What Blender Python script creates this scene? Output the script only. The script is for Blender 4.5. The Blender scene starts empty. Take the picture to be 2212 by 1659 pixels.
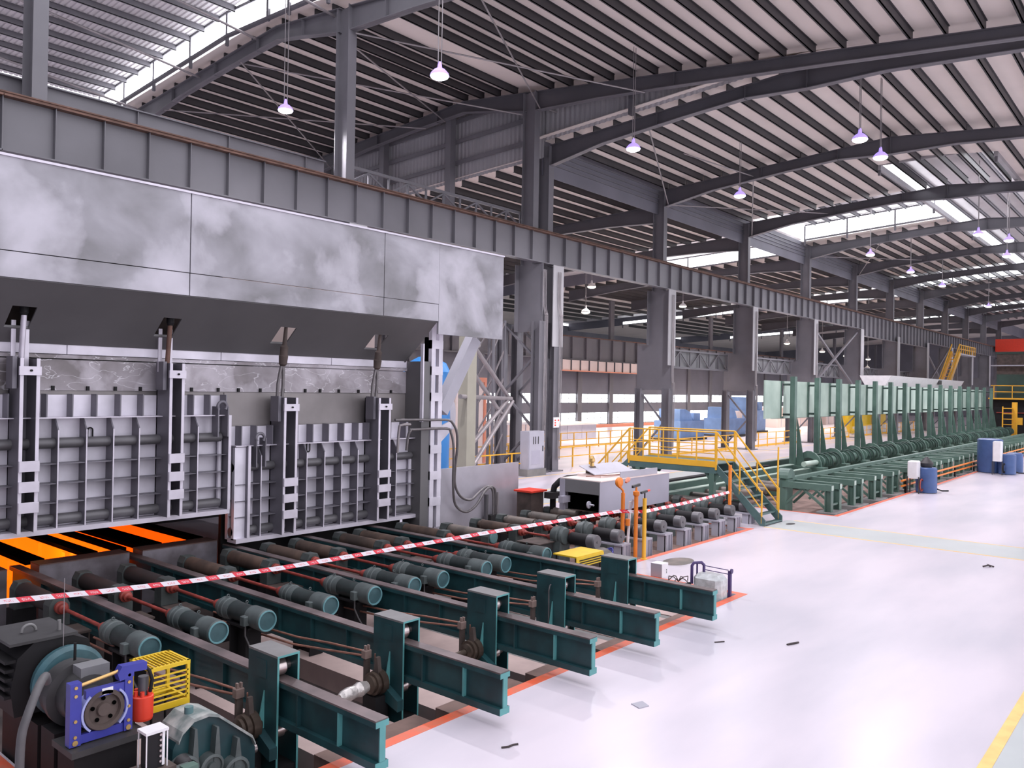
import bpy, math, random
from mathutils import Vector, Matrix
random.seed(7)
SC = bpy.context.scene
COL = SC.collection
R = math.radians
# ---------------------------------------------------------------- camera
F_PX, YAW, PITCH, ROLL, EYE = 1759.4, R(40.34), R(0.30), R(-1.0), 4.1
cy, sy = math.cos(YAW), math.sin(YAW)
fwd = Vector((cy*math.cos(PITCH), sy*math.cos(PITCH), math.sin(PITCH)))
rgt = Vector((sy, -cy, 0))
dwn = -rgt.cross(fwd)
r2 = math.cos(ROLL)*rgt + math.sin(ROLL)*dwn
d2 = -math.sin(ROLL)*rgt + math.cos(ROLL)*dwn
cam = bpy.data.cameras.new('camera'); cam.sensor_width = 36.0; cam.sensor_fit = 'HORIZONTAL'
cam.lens = 36.0*F_PX/2212.0; cam.clip_end = 600; cam.clip_start = 0.1
co = bpy.data.objects.new('camera', cam); COL.objects.link(co)
M = Matrix(((r2.x, -d2.x, -fwd.x, 0), (r2.y, -d2.y, -fwd.y, 0), (r2.z, -d2.z, -fwd.z, EYE), (0, 0, 0, 1)))
co.matrix_world = M
SC.camera = co
# ---------------------------------------------------------------- world, exposure
W = bpy.data.worlds.new('overcast sky'); SC.world = W; W.use_nodes = True
bg = W.node_tree.nodes['Background']; bg.inputs[0].default_value = (0.93, 0.92, 1.0, 1); bg.inputs[1].default_value = 1.55
SC.view_settings.view_transform = 'Standard'; SC.view_settings.look = 'None'
SC.view_settings.gamma = 1.0; SC.view_settings.use_curve_mapping = False
SC.view_settings.exposure = 0.45
try:
    SC.cycles.use_denoising = True
    SC.cycles.max_bounces = 8; SC.cycles.diffuse_bounces = 4; SC.cycles.glossy_bounces = 3
    SC.cycles.sample_clamp_indirect = 6.0
except Exception:
    pass
E_PANE = 4.0      # daylight through the translucent roof panes
# ---------------------------------------------------------------- materials
def new_mat(name):
    m = bpy.data.materials.new(name); m.use_nodes = True
    return m, m.node_tree, m.node_tree.nodes['Principled BSDF']
def mat(name, col, rough=0.6, metal=0.0, var=0.25, scale=2.0, col2=None, bump=0.0, detail=5.0, stretch=(1, 1, 1), lo=0.35, hi=0.7, spec=0.5):
    """painted or bare surface: colour broken up by noise laid out in the place itself"""
    m, nt, b = new_mat(name); n = nt.nodes; l = nt.links
    c2 = col2 or tuple(c*(1-var) for c in col)
    g = n.new('ShaderNodeNewGeometry'); mp = n.new('ShaderNodeMapping'); mp.inputs['Scale'].default_value = stretch
    l.new(g.outputs['Position'], mp.inputs['Vector'])
    t = n.new('ShaderNodeTexNoise'); t.inputs['Scale'].default_value = scale; t.inputs['Detail'].default_value = detail
    l.new(mp.outputs[0], t.inputs['Vector'])
    r = n.new('ShaderNodeValToRGB'); r.color_ramp.elements[0].position = lo; r.color_ramp.elements[1].position = hi
    r.color_ramp.elements[0].color = (*c2, 1); r.color_ramp.elements[1].color = (*col, 1)
    l.new(t.outputs['Fac'], r.inputs[0]); l.new(r.outputs[0], b.inputs['Base Color'])
    b.inputs['Roughness'].default_value = rough; b.inputs['Metallic'].default_value = metal
    b.inputs['Specular IOR Level'].default_value = spec
    if bump:
        bp = n.new('ShaderNodeBump'); bp.inputs['Strength'].default_value = bump; bp.inputs['Distance'].default_value = 0.02
        l.new(t.outputs['Fac'], bp.inputs['Height']); l.new(bp.outputs[0], b.inputs['Normal'])
    return m
def emis(name, col, strength):
    m, nt, b = new_mat(name)
    b.inputs['Base Color'].default_value = (*col, 1); b.inputs['Emission Color'].default_value = (*col, 1)
    b.inputs['Emission Strength'].default_value = strength
    return m
def patchy(name, c0, c1, c2, scale, veins=False):
    """bare plate with soft clouds, sharper pale patches and (optionally) chalky run lines"""
    m, nt, b = new_mat(name); n = nt.nodes; l = nt.links
    g = n.new('ShaderNodeNewGeometry')
    def noise(sc, det, dist, st):
        mp = n.new('ShaderNodeMapping'); mp.inputs['Scale'].default_value = st; l.new(g.outputs['Position'], mp.inputs['Vector'])
        t = n.new('ShaderNodeTexNoise'); t.inputs['Scale'].default_value = sc; t.inputs['Detail'].default_value = det; t.inputs['Distortion'].default_value = dist
        l.new(mp.outputs[0], t.inputs['Vector']); return t.outputs['Fac']
    def ramp(f, stops):
        r = n.new('ShaderNodeValToRGB'); e = r.color_ramp.elements
        while len(e) < len(stops): e.new(0.5)
        for q, (p, c) in zip(e, stops): q.position = p; q.color = (*c, 1)
        l.new(f, r.inputs[0]); return r.outputs[0]
    base = ramp(noise(scale*.8, 6, .3, (1, 1, 1.3)), ((.34, c0), (.58, c1), (.74, tuple(.5*(p+q) for p, q in zip(c1, c2)))))
    mask = ramp(noise(scale*.85, 7, .3, (1, 1, .9)), ((.53, (0, 0, 0)), (.575, (.30, .30, .30)), (.72, (.75, .75, .75))))
    mx = n.new('ShaderNodeMix'); mx.data_type = 'RGBA'; l.new(mask, mx.inputs['Factor']); l.new(base, mx.inputs['A']); mx.inputs['B'].default_value = (*c2, 1)
    col = mx.outputs['Result']
    if veins:
        v = ramp(noise(1.5, 3, .6, (1, 1, 2.4)), ((.487, (0, 0, 0)), (.497, (.75, .75, .75)), (.507, (0, 0, 0))))
        m2 = n.new('ShaderNodeMix'); m2.data_type = 'RGBA'; l.new(v, m2.inputs['Factor']); l.new(col, m2.inputs['A']); m2.inputs['B'].default_value = (.75, .73, .78, 1); col = m2.outputs['Result']
    l.new(col, b.inputs['Base Color']); b.inputs['Roughness'].default_value = .5; b.inputs['Metallic'].default_value = .25
    return m
MT = {}
MT['steel'] = mat('grey structural paint', (0.175, 0.168, 0.188), 0.5, 0, 0.2, 0.7)
MT['girder'] = mat('girder paint', (0.170, 0.163, 0.182), 0.45, 0, 0.18, 0.5)
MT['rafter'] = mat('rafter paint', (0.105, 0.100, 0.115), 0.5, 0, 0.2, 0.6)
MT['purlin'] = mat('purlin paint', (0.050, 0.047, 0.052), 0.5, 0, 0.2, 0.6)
MT['rust'] = mat('rusty rail', (0.19, 0.10, 0.075), 0.7, 0, 0.45, 3)
MT['sheet'] = mat('roof sheet', (0.88, 0.79, 0.735), 0.6, 0, 0.10, 0.35)
MT['sheet_bright'] = mat('monitor roof sheet', (0.74, 0.71, 0.72), 0.5, 0, 0.12, 0.5)
MT['clad'] = mat('wall cladding', (0.40, 0.39, 0.41), 0.55, 0, 0.15, 0.6)
MT['farclad'] = mat('far wall cladding', (0.175, 0.170, 0.205), 0.6, 0, 0.2, 0.4)
MT['floor'] = mat('epoxy floor', (0.66, 0.595, 0.655), 0.30, 0, 0.12, 0.35, col2=(0.50, 0.475, 0.535), stretch=(0.5, 1.6, 1), detail=7, lo=0.32, hi=0.62)
MT['aisle'] = mat('grey-green aisle paint', (0.50, 0.53, 0.53), 0.35, 0, 0.1, 0.8)
MT['pit'] = mat('dusty pit concrete', (0.13, 0.095, 0.09), 0.85, 0, 0.4, 1.2, col2=(0.035, 0.028, 0.027))
MT['pit2'] = mat('dusty brown concrete', (0.26, 0.17, 0.145), 0.85, 0, 0.4, 2.0)
MT['slab'] = mat('pinkish concrete slab', (0.56, 0.42, 0.39), 0.8, 0, 0.25, 1.5)
MT['slab_grey'] = mat('grey concrete strip', (0.22, 0.215, 0.21), 0.8, 0, 0.25, 2.0)
MT['orange'] = mat('orange line paint', (0.80, 0.115, 0.045), 0.5, 0, 0.2, 6, col2=(0.62, 0.16, 0.09))
MT['yline'] = mat('yellow line paint', (0.88, 0.60, 0.22), 0.5, 0, 0.15, 5)
MT['plate'] = mat('furnace plate', (0.86, 0.82, 0.92), 0.42, 0.08, 0.3, 1.1, col2=(0.56, 0.535, 0.60), detail=6)
MT['rib'] = mat('shaded furnace rib steel', (0.185, 0.175, 0.205), 0.45, 0.2, 0.2, 1.5)  # shade of the side faces put into the ribs' dark colour
MT['panel'] = mat('smooth panel steel', (0.56, 0.535, 0.60), 0.42, 0.35, 0.3, 1.1, col2=(0.42, 0.405, 0.45), detail=6)
MT['pipe_grey'] = mat('grey tube steel', (0.14, 0.135, 0.145), 0.45, 0.2, 0.2, 2)
MT['clamp'] = mat('bare clamp steel', (0.66, 0.62, 0.70), 0.4, 0.3, 0.15, 3)
MT['header'] = patchy('scaled header plate', (0.19, 0.17, 0.175), (0.34, 0.31, 0.335), (0.62, 0.58, 0.64), 1.2, True)
MT['lintel'] = mat('brownish lintel plate', (0.30, 0.275, 0.275), 0.5, 0.35, 0.3, 0.9)
MT['hood'] = patchy('mottled hood plate', (0.19, 0.185, 0.197), (0.335, 0.325, 0.36), (0.54, 0.52, 0.58), 0.85)
MT['hood_shaded'] = mat('shaded hood plate', (0.15, 0.145, 0.15), 0.5, 0.2, 0.15, 0.8)  # hood metal again, with the underside's shade put into the colour
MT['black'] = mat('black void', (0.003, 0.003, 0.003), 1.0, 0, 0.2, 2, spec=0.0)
MT['sill'] = mat('scaled sill steel', (0.27, 0.25, 0.285), 0.5, 0.4, 0.55, 1.8, col2=(0.11, 0.095, 0.105))
MT['sill_top'] = mat('burnt brown sill top', (0.14, 0.085, 0.075), 0.6, 0.2, 0.3, 2)
MT['teal'] = mat('dark teal paint', (0.016, 0.070, 0.078), 0.42, 0, 0.4, 3, col2=(0.010, 0.038, 0.045))
MT['teal_lit'] = mat('brighter teal for lit faces', (0.105, 0.33, 0.33), 0.42, 0, 0.2, 3)  # lit copy of the teal: light on front faces put into the colour
MT['worn_top'] = mat('worn beam top', (0.23, 0.175, 0.175), 0.42, 0.35, 0.45, 1.6, col2=(0.10, 0.080, 0.080))
MT['greymetal'] = mat('grey cap paint', (0.20, 0.195, 0.195), 0.5, 0, 0.2, 4)
MT['shiny'] = mat('bare roller steel', (0.55, 0.47, 0.46), 0.28, 0.9, 0.2, 3)
MT['roll'] = mat('rusty roller barrel', (0.175, 0.115, 0.088), 0.6, 0.3, 0.5, 2.2, col2=(0.075, 0.055, 0.047))
MT['roll_grey'] = mat('grey-brown roller barrel', (0.235, 0.19, 0.165), 0.55, 0.3, 0.4, 2.2, col2=(0.11, 0.10, 0.09))
MT['roll_shaded'] = mat('shaded roller barrel', (0.050, 0.040, 0.040), 0.55, 0.2, 0.4, 2.2)  # furnace shade over the first rollers put into the barrel colour
MT['bearing'] = mat('grey-green bearing block', (0.078, 0.092, 0.090), 0.55, 0, 0.4, 3)
MT['motor'] = mat('dark green motor shell', (0.028, 0.042, 0.042), 0.5, 0, 0.45, 5)
MT['motor_grey'] = mat('grey-green cast housing', (0.105, 0.128, 0.127), 0.5, 0, 0.35, 5)
MT['motor_cap'] = mat('teal fan cover', (0.11, 0.21, 0.22), 0.45, 0, 0.25, 4)
MT['rim'] = mat('light teal rim', (0.15, 0.33, 0.36), 0.4, 0, 0.15, 4)
MT['rimdark'] = mat('dusty teal guard', (0.055, 0.14, 0.165), 0.5, 0, 0.5, 4)
MT['fan'] = mat('fan grille', (0.055, 0.12, 0.135), 0.5, 0, 0.2, 9)
MT['red'] = mat('dull red shaft paint', (0.36, 0.055, 0.040), 0.5, 0, 0.45, 5)
MT['redbright'] = mat('bright red paint', (0.80, 0.055, 0.025), 0.4, 0, 0.1, 5)
MT['bronze'] = mat('bronze flange', (0.13, 0.095, 0.075), 0.4, 0.6, 0.4, 5)
MT['copper'] = mat('dusty copper tube', (0.35, 0.16, 0.115), 0.55, 0.3, 0.4, 5)
MT['wrap'] = mat('silver foil wrap', (0.62, 0.58, 0.56), 0.35, 0.5, 0.35, 14, bump=0.6)
MT['dark'] = mat('black dusty steel', (0.013, 0.012, 0.014), 0.65, 0, 0.4, 3, spec=0.3)
MT['clampbrown'] = mat('dusty pink-brown block', (0.27, 0.19, 0.165), 0.7, 0, 0.3, 5)
MT['brown'] = mat('dusty brown steel', (0.11, 0.080, 0.070), 0.75, 0, 0.5, 3)
MT['dusty'] = mat('dust-covered casting', (0.42, 0.42, 0.40), 0.7, 0, 0.5, 6, col2=(0.14, 0.18, 0.175))
MT['darkgrey'] = mat('dark grey cast iron', (0.050, 0.048, 0.050), 0.55, 0.1, 0.35, 4)
MT['blue'] = mat('royal blue paint', (0.045, 0.050, 0.34), 0.4, 0, 0.2, 4)
MT['lilac'] = mat('pale lilac brake shoe', (0.35, 0.38, 0.68), 0.5, 0, 0.1, 4)
MT['brass'] = mat('brass rod', (0.62, 0.40, 0.15), 0.35, 0.6, 0.15, 6)
MT['yellow'] = mat('yellow guard paint', (0.80, 0.53, 0.022), 0.45, 0, 0.12, 4)
MT['yrail'] = mat('yellow rail paint', (0.83, 0.44, 0.035), 0.45, 0, 0.12, 2)
MT['orangepole'] = mat('orange pole paint', (0.85, 0.24, 0.025), 0.45, 0, 0.15, 3)
MT['white'] = mat('white plastic', (0.78, 0.76, 0.78), 0.5, 0, 0.1, 4)
MT['palegrey'] = mat('pale grey enamel', (0.42, 0.41, 0.47), 0.5, 0, 0.12, 1.5)
MT['greybox'] = mat('lilac-grey cover paint', (0.40, 0.385, 0.46), 0.5, 0, 0.12, 1.0)
MT['greybox_dark'] = mat('shadow grey cover paint', (0.20, 0.20, 0.21), 0.5, 0, 0.12, 1.0)  # darker copy of the cover paint; the end panel's shade is in it
MT['green'] = mat('machine green paint', (0.100, 0.175, 0.140), 0.5, 0, 0.3, 2, col2=(0.07, 0.13, 0.105))
MT['green_pale'] = mat('pale green panel paint', (0.47, 0.58, 0.50), 0.5, 0, 0.25, 0.7, col2=(0.30, 0.40, 0.34))
MT['green_dark'] = mat('dark mill green', (0.035, 0.075, 0.06), 0.6, 0, 0.4, 0.6)
MT['stairgreen'] = mat('grey-green stair paint', (0.085, 0.155, 0.15), 0.5, 0, 0.25, 3)
MT['bluepump'] = mat('blue tank paint', (0.06, 0.115, 0.29), 0.45, 0, 0.2, 3)
MT['bluetank'] = mat('bright blue vessel paint', (0.03, 0.22, 0.58), 0.4, 0, 0.2, 1)
MT['bluemach'] = mat('pale blue machine paint', (0.20, 0.33, 0.60), 0.5, 0, 0.25, 1)
MT['pinkbox'] = mat('pale pink panel', (0.80, 0.66, 0.62), 0.55, 0, 0.1, 0.6)
MT['salmon'] = mat('salmon trim paint', (0.80, 0.30, 0.19), 0.5, 0, 0.1, 1)
MT['olive'] = mat('olive grey post paint', (0.34, 0.32, 0.26), 0.5, 0, 0.15, 1)
MT['tube'] = mat('galvanised tube', (0.34, 0.31, 0.32), 0.4, 0.4, 0.2, 2)
MT['hose'] = mat('steel hose', (0.20, 0.185, 0.19), 0.4, 0.4, 0.2, 8)
MT['cable'] = mat('grey conduit', (0.11, 0.105, 0.11), 0.6, 0, 0.2, 8)
MT['scrap'] = mat('dark scrap', (0.06, 0.045, 0.045), 0.8, 0, 0.3, 9)
MT['purple'] = mat('dark violet frame paint', (0.075, 0.045, 0.16), 0.5, 0, 0.2, 5)
MT['plastic'] = mat('plastic wrap', (0.60, 0.62, 0.63), 0.25, 0, 0.3, 9, bump=0.6)
MT['pane'] = emis('daylit translucent pane', (0.94, 0.95, 1.0), E_PANE)
MT['winpane'] = emis('daylit window pane', (0.90, 0.96, 1.0), 3.5)
MT['lens'] = emis('lit lamp lens', (0.97, 0.93, 1.0), 14.0)
MT['lens_warm'] = emis('lit warm lamp lens', (1.0, 0.88, 0.66), 9.0)
MT['shade'] = emis('lit violet acrylic shade', (0.42, 0.30, 0.95), 0.75)
MT['glow'] = emis('glowing refractory', (1.0, 0.20, 0.004), 0.72)
MT['glow_dim'] = emis('dull glowing refractory', (1.0, 0.14, 0.003), 0.52)
MT['spot'] = emis('small status lamp', (1.0, 0.2, 0.1), 1.0)

def tape_mat():
    m, nt, b = new_mat('red and white barrier tape'); n = nt.nodes; l = nt.links
    uv = n.new('ShaderNodeUVMap'); sp = n.new('ShaderNodeSeparateXYZ'); l.new(uv.outputs[0], sp.inputs[0])
    def mth(op, a, bb):
        q = n.new('ShaderNodeMath'); q.operation = op
        for i, v in enumerate((a, bb)):
            if v is None: continue
            if isinstance(v, (int, float)): q.inputs[i].default_value = v
            else: l.new(v, q.inputs[i])
        return q.outputs[0]
    sl = mth('ADD', sp.outputs['X'], mth('MULTIPLY', sp.outputs['Y'], 0.06))
    fr = mth('FRACT', mth('MULTIPLY', sl, 1/0.46), None)
    red = mth('LESS_THAN', fr, 0.42)
    # flat print: small strokes inside the middle band of each segment
    tx = n.new('ShaderNodeTexNoise'); tx.noise_dimensions = '2D'; tx.inputs['Scale'].default_value = 1.0; tx.inputs['Detail'].default_value = 1
    mp = n.new('ShaderNodeMapping'); mp.inputs['Scale'].default_value = (95, 4.5, 1); l.new(uv.outputs[0], mp.inputs[0]); l.new(mp.outputs[0], tx.inputs['Vector'])
    band = mth('MULTIPLY', mth('GREATER_THAN', sp.outputs['Y'], 0.28), mth('LESS_THAN', sp.outputs['Y'], 0.72))
    f2 = mth('FRACT', mth('MULTIPLY', sl, 2/0.46), None)
    band = mth('MULTIPLY', band, mth('MULTIPLY', mth('GREATER_THAN', f2, 0.22), mth('LESS_THAN', f2, 0.72)))
    ink = mth('MULTIPLY', band, mth('GREATER_THAN', tx.outputs['Fac'], 0.53))
    x = mth('ABSOLUTE', mth('SUBTRACT', red, mth('MULTIPLY', ink, 0.75)), None)
    mx = n.new('ShaderNodeMix'); mx.data_type = 'RGBA'
    mx.inputs['A'].default_value = (0.86, 0.80, 0.86, 1); mx.inputs['B'].default_value = (0.78, 0.025, 0.055, 1)
    l.new(x, mx.inputs['Factor']); l.new(mx.outputs['Result'], b.inputs['Base Color'])
    b.inputs['Roughness'].default_value = 0.4
    return m
MT['tape'] = tape_mat()

# ---------------------------------------------------------------- mesh builder
class MB:
    def __init__(s): s.v = []; s.f = []; s.sm = []; s.uv = None
    def add(s, vs, fs, smooth=False):
        k = len(s.v); s.v += [tuple(p) for p in vs]
        for f in fs: s.f.append(tuple(i+k for i in f)); s.sm.append(smooth)
        return s
    def hexa(s, p):   # 4 bottom ccw, 4 top ccw
        return s.add(p, [(3, 2, 1, 0), (4, 5, 6, 7), (0, 1, 5, 4), (1, 2, 6, 5), (2, 3, 7, 6), (3, 0, 4, 7)])
    def box(s, x0, x1, y0, y1, z0, z1):
        return s.hexa([(x0, y0, z0), (x1, y0, z0), (x1, y1, z0), (x0, y1, z0), (x0, y0, z1), (x1, y0, z1), (x1, y1, z1), (x0, y1, z1)])
    def cbox(s, x0, x1, y0, y1, z0, z1, c=0.02):   # box with chamfered vertical and top edges
        o = [(x0+c, y0), (x1-c, y0), (x1, y0+c), (x1, y1-c), (x1-c, y1), (x0+c, y1), (x0, y1-c), (x0, y0+c)]
        i = [(min(max(x, x0+c), x1-c), min(max(y, y0+c), y1-c)) for x, y in o]
        vs = [(x, y, z0) for x, y in o]+[(x, y, z1-c) for x, y in o]+[(x, y, z1) for x, y in i]
        fs = [tuple(range(7, -1, -1)), tuple(range(16, 24))]
        for k in range(8):
            j = (k+1) % 8; fs += [(k, j, 8+j, 8+k), (8+k, 8+j, 16+j, 16+k)]
        return s.add(vs, fs)
    def prism(s, pts, ax, a, b):   # polygon in the other two axes, extruded along ax from a to b
        def P(q, t): return (t, q[0], q[1]) if ax == 'x' else ((q[0], t, q[1]) if ax == 'y' else (q[0], q[1], t))
        n = len(pts); vs = [P(q, a) for q in pts]+[P(q, b) for q in pts]
        fs = [tuple(range(n-1, -1, -1)), tuple(range(n, 2*n))]+[(i, (i+1) % n, n+(i+1) % n, n+i) for i in range(n)]
        return s.add(vs, fs)
    def frame(s, d):
        d = Vector(d).normalized(); u = Vector((0, 0, 1)) if abs(d.z) < 0.95 else Vector((1, 0, 0))
        a = d.cross(u).normalized(); return d, a, a.cross(d).normalized()
    def lathe(s, p, d, prof, n=16, caps=True):   # prof: (distance along d, radius)
        d, a, b = s.frame(d); p = Vector(p)
        for q in range(len(prof)-1):
            vs = []
            for t, r in prof[q:q+2]:
                for k in range(n):
                    w = 2*math.pi*k/n; vs.append(p+d*t+a*(r*math.cos(w))+b*(r*math.sin(w)))
            s.add(vs, [(k, n+k, n+(k+1) % n, (k+1) % n) for k in range(n)], True)
        if caps:
            for (t, r), flip in ((prof[0], False), (prof[-1], True)):
                if r > 1e-4:
                    vs = [p+d*t+a*(r*math.cos(2*math.pi*k/n))+b*(r*math.sin(2*math.pi*k/n)) for k in range(n)]
                    s.add(vs, [tuple(range(n)) if not flip else tuple(range(n-1, -1, -1))])
        return s
    def cyl(s, p, q, r, n=12, r1=None):
        p = Vector(p); q = Vector(q); L = (q-p).length
        return s.lathe(p, q-p, [(0, r), (L, r if r1 is None else r1)], n)
    def bar(s, p, q, w, h, up=(0, 0, 1)):   # rectangular bar, w across, h along up
        p = Vector(p); q = Vector(q); d = (q-p).normalized(); u = Vector(up)
        a = d.cross(u)
        a = a.normalized() if a.length > 1e-4 else Vector((1, 0, 0)); u = a.cross(d).normalized()
        o = [(-w/2, -h/2), (w/2, -h/2), (w/2, h/2), (-w/2, h/2)]
        vs = [p+a*i+u*j for i, j in o]+[q+a*i+u*j for i, j in o]
        return s.add(vs, [(0, 1, 2, 3), (7, 6, 5, 4), (0, 4, 5, 1), (1, 5, 6, 2), (2, 6, 7, 3), (3, 7, 4, 0)])
    def tube(s, pts, r, n=8):
        pts = [Vector(p) for p in pts]; ring = []; up = None
        for i, p in enumerate(pts):
            d = ((pts[min(i+1, len(pts)-1)]-p).normalized()+(p-pts[max(i-1, 0)]).normalized()).normalized()
            if up is None: up = s.frame(d)[2]
            a = d.cross(up)
            if a.length < 1e-4: a = s.frame(d)[1]
            a.normalize(); up = a.cross(d).normalized()
            ring.append([p+a*(r*math.cos(2*math.pi*k/n))+up*(r*math.sin(2*math.pi*k/n)) for k in range(n)])
        vs = [v for q in ring for v in q]; fs = []
        for i in range(len(pts)-1):
            fs += [(i*n+k, (i+1)*n+k, (i+1)*n+(k+1) % n, i*n+(k+1) % n) for k in range(n)]
        s.add(vs, fs, True)
        s.add(ring[0], [tuple(range(n))]); s.add(ring[-1], [tuple(range(n-1, -1, -1))])
        return s
    def strip(s, pts, x0, x1, t):   # band following (y, z) points, thickness t upwards
        for (ya, za), (yb, zb) in zip(pts, pts[1:]):
            s.hexa([(x0, ya, za), (x1, ya, za), (x1, yb, zb), (x0, yb, zb), (x0, ya, za+t), (x1, ya, za+t), (x1, yb, zb+t), (x0, yb, zb+t)])
        return s
    def build(s, name, m, parent=None, loc=None):
        off = Vector(loc) if loc is not None else (wloc(parent) if parent else Vector((0, 0, 0)))
        me = bpy.data.meshes.new(name)
        me.from_pydata([(p[0]-off.x, p[1]-off.y, p[2]-off.z) for p in s.v], [], s.f)
        me.polygons.foreach_set('use_smooth', s.sm)
        me.materials.append(MT[m] if isinstance(m, str) else m); me.update()
        o = bpy.data.objects.new(name, me); COL.objects.link(o)
        if parent: o.parent = parent
        elif loc is not None: o.location = loc
        return o
def wloc(o):
    v = Vector((0, 0, 0))
    while o is not None: v += o.location; o = o.parent
    return v
def tag(o, label=None, cat=None, group=None, kind=None):
    if label: o['label'] = label
    if cat: o['category'] = cat
    if group: o['group'] = group
    if kind: o['kind'] = kind
    return o
def thing(name, label, cat, loc, group=None):
    o = bpy.data.objects.new(name, None); o.empty_display_size = 0.1; COL.objects.link(o); o.location = loc
    return tag(o, label, cat, group, 'thing')
def smooth(p, n=5):
    p = [Vector(q) for q in p]; out = []
    for i in range(len(p)-1):
        a, b, c, d = p[max(i-1, 0)], p[i], p[i+1], p[min(i+2, len(p)-1)]
        for k in range(n):
            t = k/n; out.append(.5*((2*b)+(c-a)*t+(2*a-5*b+4*c-d)*t*t+(3*b-a-3*c+d)*t**3))
    return out+[p[-1]]
def struct(name, bm=None, m=None, loc=(0, 0, 0)):
    if bm is None:
        o = bpy.data.objects.new(name, None); COL.objects.link(o); o.location = loc
    else: o = bm.build(name, m)
    o['kind'] = 'structure'
    return o
def copy_tree(o, parent=None):
    c = o.copy(); COL.objects.link(c)
    if parent: c.parent = parent
    for ch in list(o.children): copy_tree(ch, c)
    return c
def dup(o, loc, label=None, group=None):
    c = copy_tree(o); c.location = loc
    if label: c['label'] = label
    if group: c['group'] = group
    return c
ORD = ['first', 'second', 'third', 'fourth', 'fifth', 'sixth', 'seventh', 'eighth', 'ninth', 'tenth', 'eleventh', 'twelfth', 'thirteenth', 'fourteenth', 'fifteenth', 'sixteenth', 'seventeenth', 'eighteenth', 'nineteenth', 'twentieth', 'twenty-first', 'twenty-second', 'twenty-third', 'twenty-fourth', 'twenty-fifth', 'twenty-sixth']
def ibeam_x(mb, x0, x1, y, z0, z1, b, tw=0.03, tf=0.05):
    mb.box(x0, x1, y-tw/2, y+tw/2, z0+tf, z1-tf); mb.box(x0, x1, y-b/2, y+b/2, z1-tf, z1); mb.box(x0, x1, y-b/2, y+b/2, z0, z0+tf)
# ================================================================ FLOOR
FX0, FX1, FY0, FY1 = -14.0, 190.0, -16.0, 76.2
P1 = (3.25, 15.6, 7.18, 16.6); P2 = (15.6, 23.25, 10.42, 15.4); P3 = (28.0, 118.0, 9.46, 16.4)
b = MB()
def fl(x0, x1, y0, y1): b.box(x0, x1, y0, y1, -0.4, 0.0)
fl(FX0, FX1, FY0, P1[2]); fl(FX0, P1[0], P1[2], FY1); fl(P1[1], FX1, P1[2], P3[2]); fl(P1[1], P3[0], P3[2], P2[2])
fl(P2[1], P3[0], P2[2], P3[3]); fl(P1[1], P2[1], P2[3], P3[3]); fl(P3[1], FX1, P3[2], P3[3]); fl(P1[0], FX1, 16.6, FY1); fl(P1[1], FX1, P3[3], 16.6)
floor = struct('floor', b, 'floor')
MB().box(P1[0]-.3, P1[1]+.1, P1[2]-.3, P1[3]+.3, -0.9, -0.62).build('pit_bottom', 'pit', floor)
MB().box(P2[0]-.1, P2[1]+.1, P2[2]-.1, P2[3]+.1, -0.5, -0.12).build('pit_bottom', 'pit2', floor)
MB().box(P3[0]-.1, P3[1]+.1, P3[2]-.1, P3[3]+.1, -0.6, -0.22).build('pit_bottom', 'pit2', floor)
# concrete slabs and grey strips on the pit bottom between the beams
XB = [5.57, 7.5, 9.37, 11.1, 13.05]
for i, (xa, xc) in enumerate(zip(XB, XB[1:]+[15.6])):
    MB().box(xa+.35, xa+.95, 7.75, 12.5, -0.62, -0.30).build('concrete_slab', 'slab', floor)
    MB().box(xa+.98, xa+1.16, 7.75, 12.5, -0.62, -0.31).build('concrete_slab', 'slab_grey', floor)
    MB().box(xa+1.19, min(xa+1.62, xc-.25), 7.75, 12.5, -0.62, -0.30).build('concrete_slab', 'slab', floor)
    MB().box(xa+.12, xc-.25, 7.19, 7.70, -0.62, -0.12-.02*i).build('concrete_slab', 'pit2', floor)
MB().box(3.3, 5.1, 7.19, 7.7, -0.62, -0.25).build('concrete_slab', 'pit2', floor)
MB().box(4.2, 5.0, 8.9, 12.2, -0.62, -0.30).build('concrete_slab', 'slab', floor)
# painted lines
def line(x0, x1, y0, y1, m): MB().box(x0, x1, y0, y1, 0.0, 0.004).build('painted_line', m, floor)
line(3.05, 15.78, 7.02, 7.18, 'orange'); line(2.72, 3.22, 7.18, 16.4, 'orange'); line(15.62, 15.78, 7.18, 10.28, 'orange')
line(15.78, 23.45, 10.26, 10.41, 'orange'); line(23.27, 23.42, 10.41, 15.3, 'orange')
line(27.9, 118, 9.29, 9.44, 'orange'); line(27.86, 27.98, 9.44, 16.3, 'orange')
line(23.97, 24.05, 1.88, 10.2, 'yline'); line(25.87, 25.95, 1.88, 10.0, 'yline'); line(24.06, 25.86, 1.88, 10.2, 'aisle')
line(3, 60, 1.74, 1.87, 'yline'); line(3, 60, 0.2, 1.735, 'aisle')
for yy in (17.8, 20.3, 23.6): line(17, 120, yy, yy+.1, 'yline')
MB().box(17, 120, 17.9, 20.3, 0, 0.003).build('painted_line', 'aisle', floor)

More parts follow.
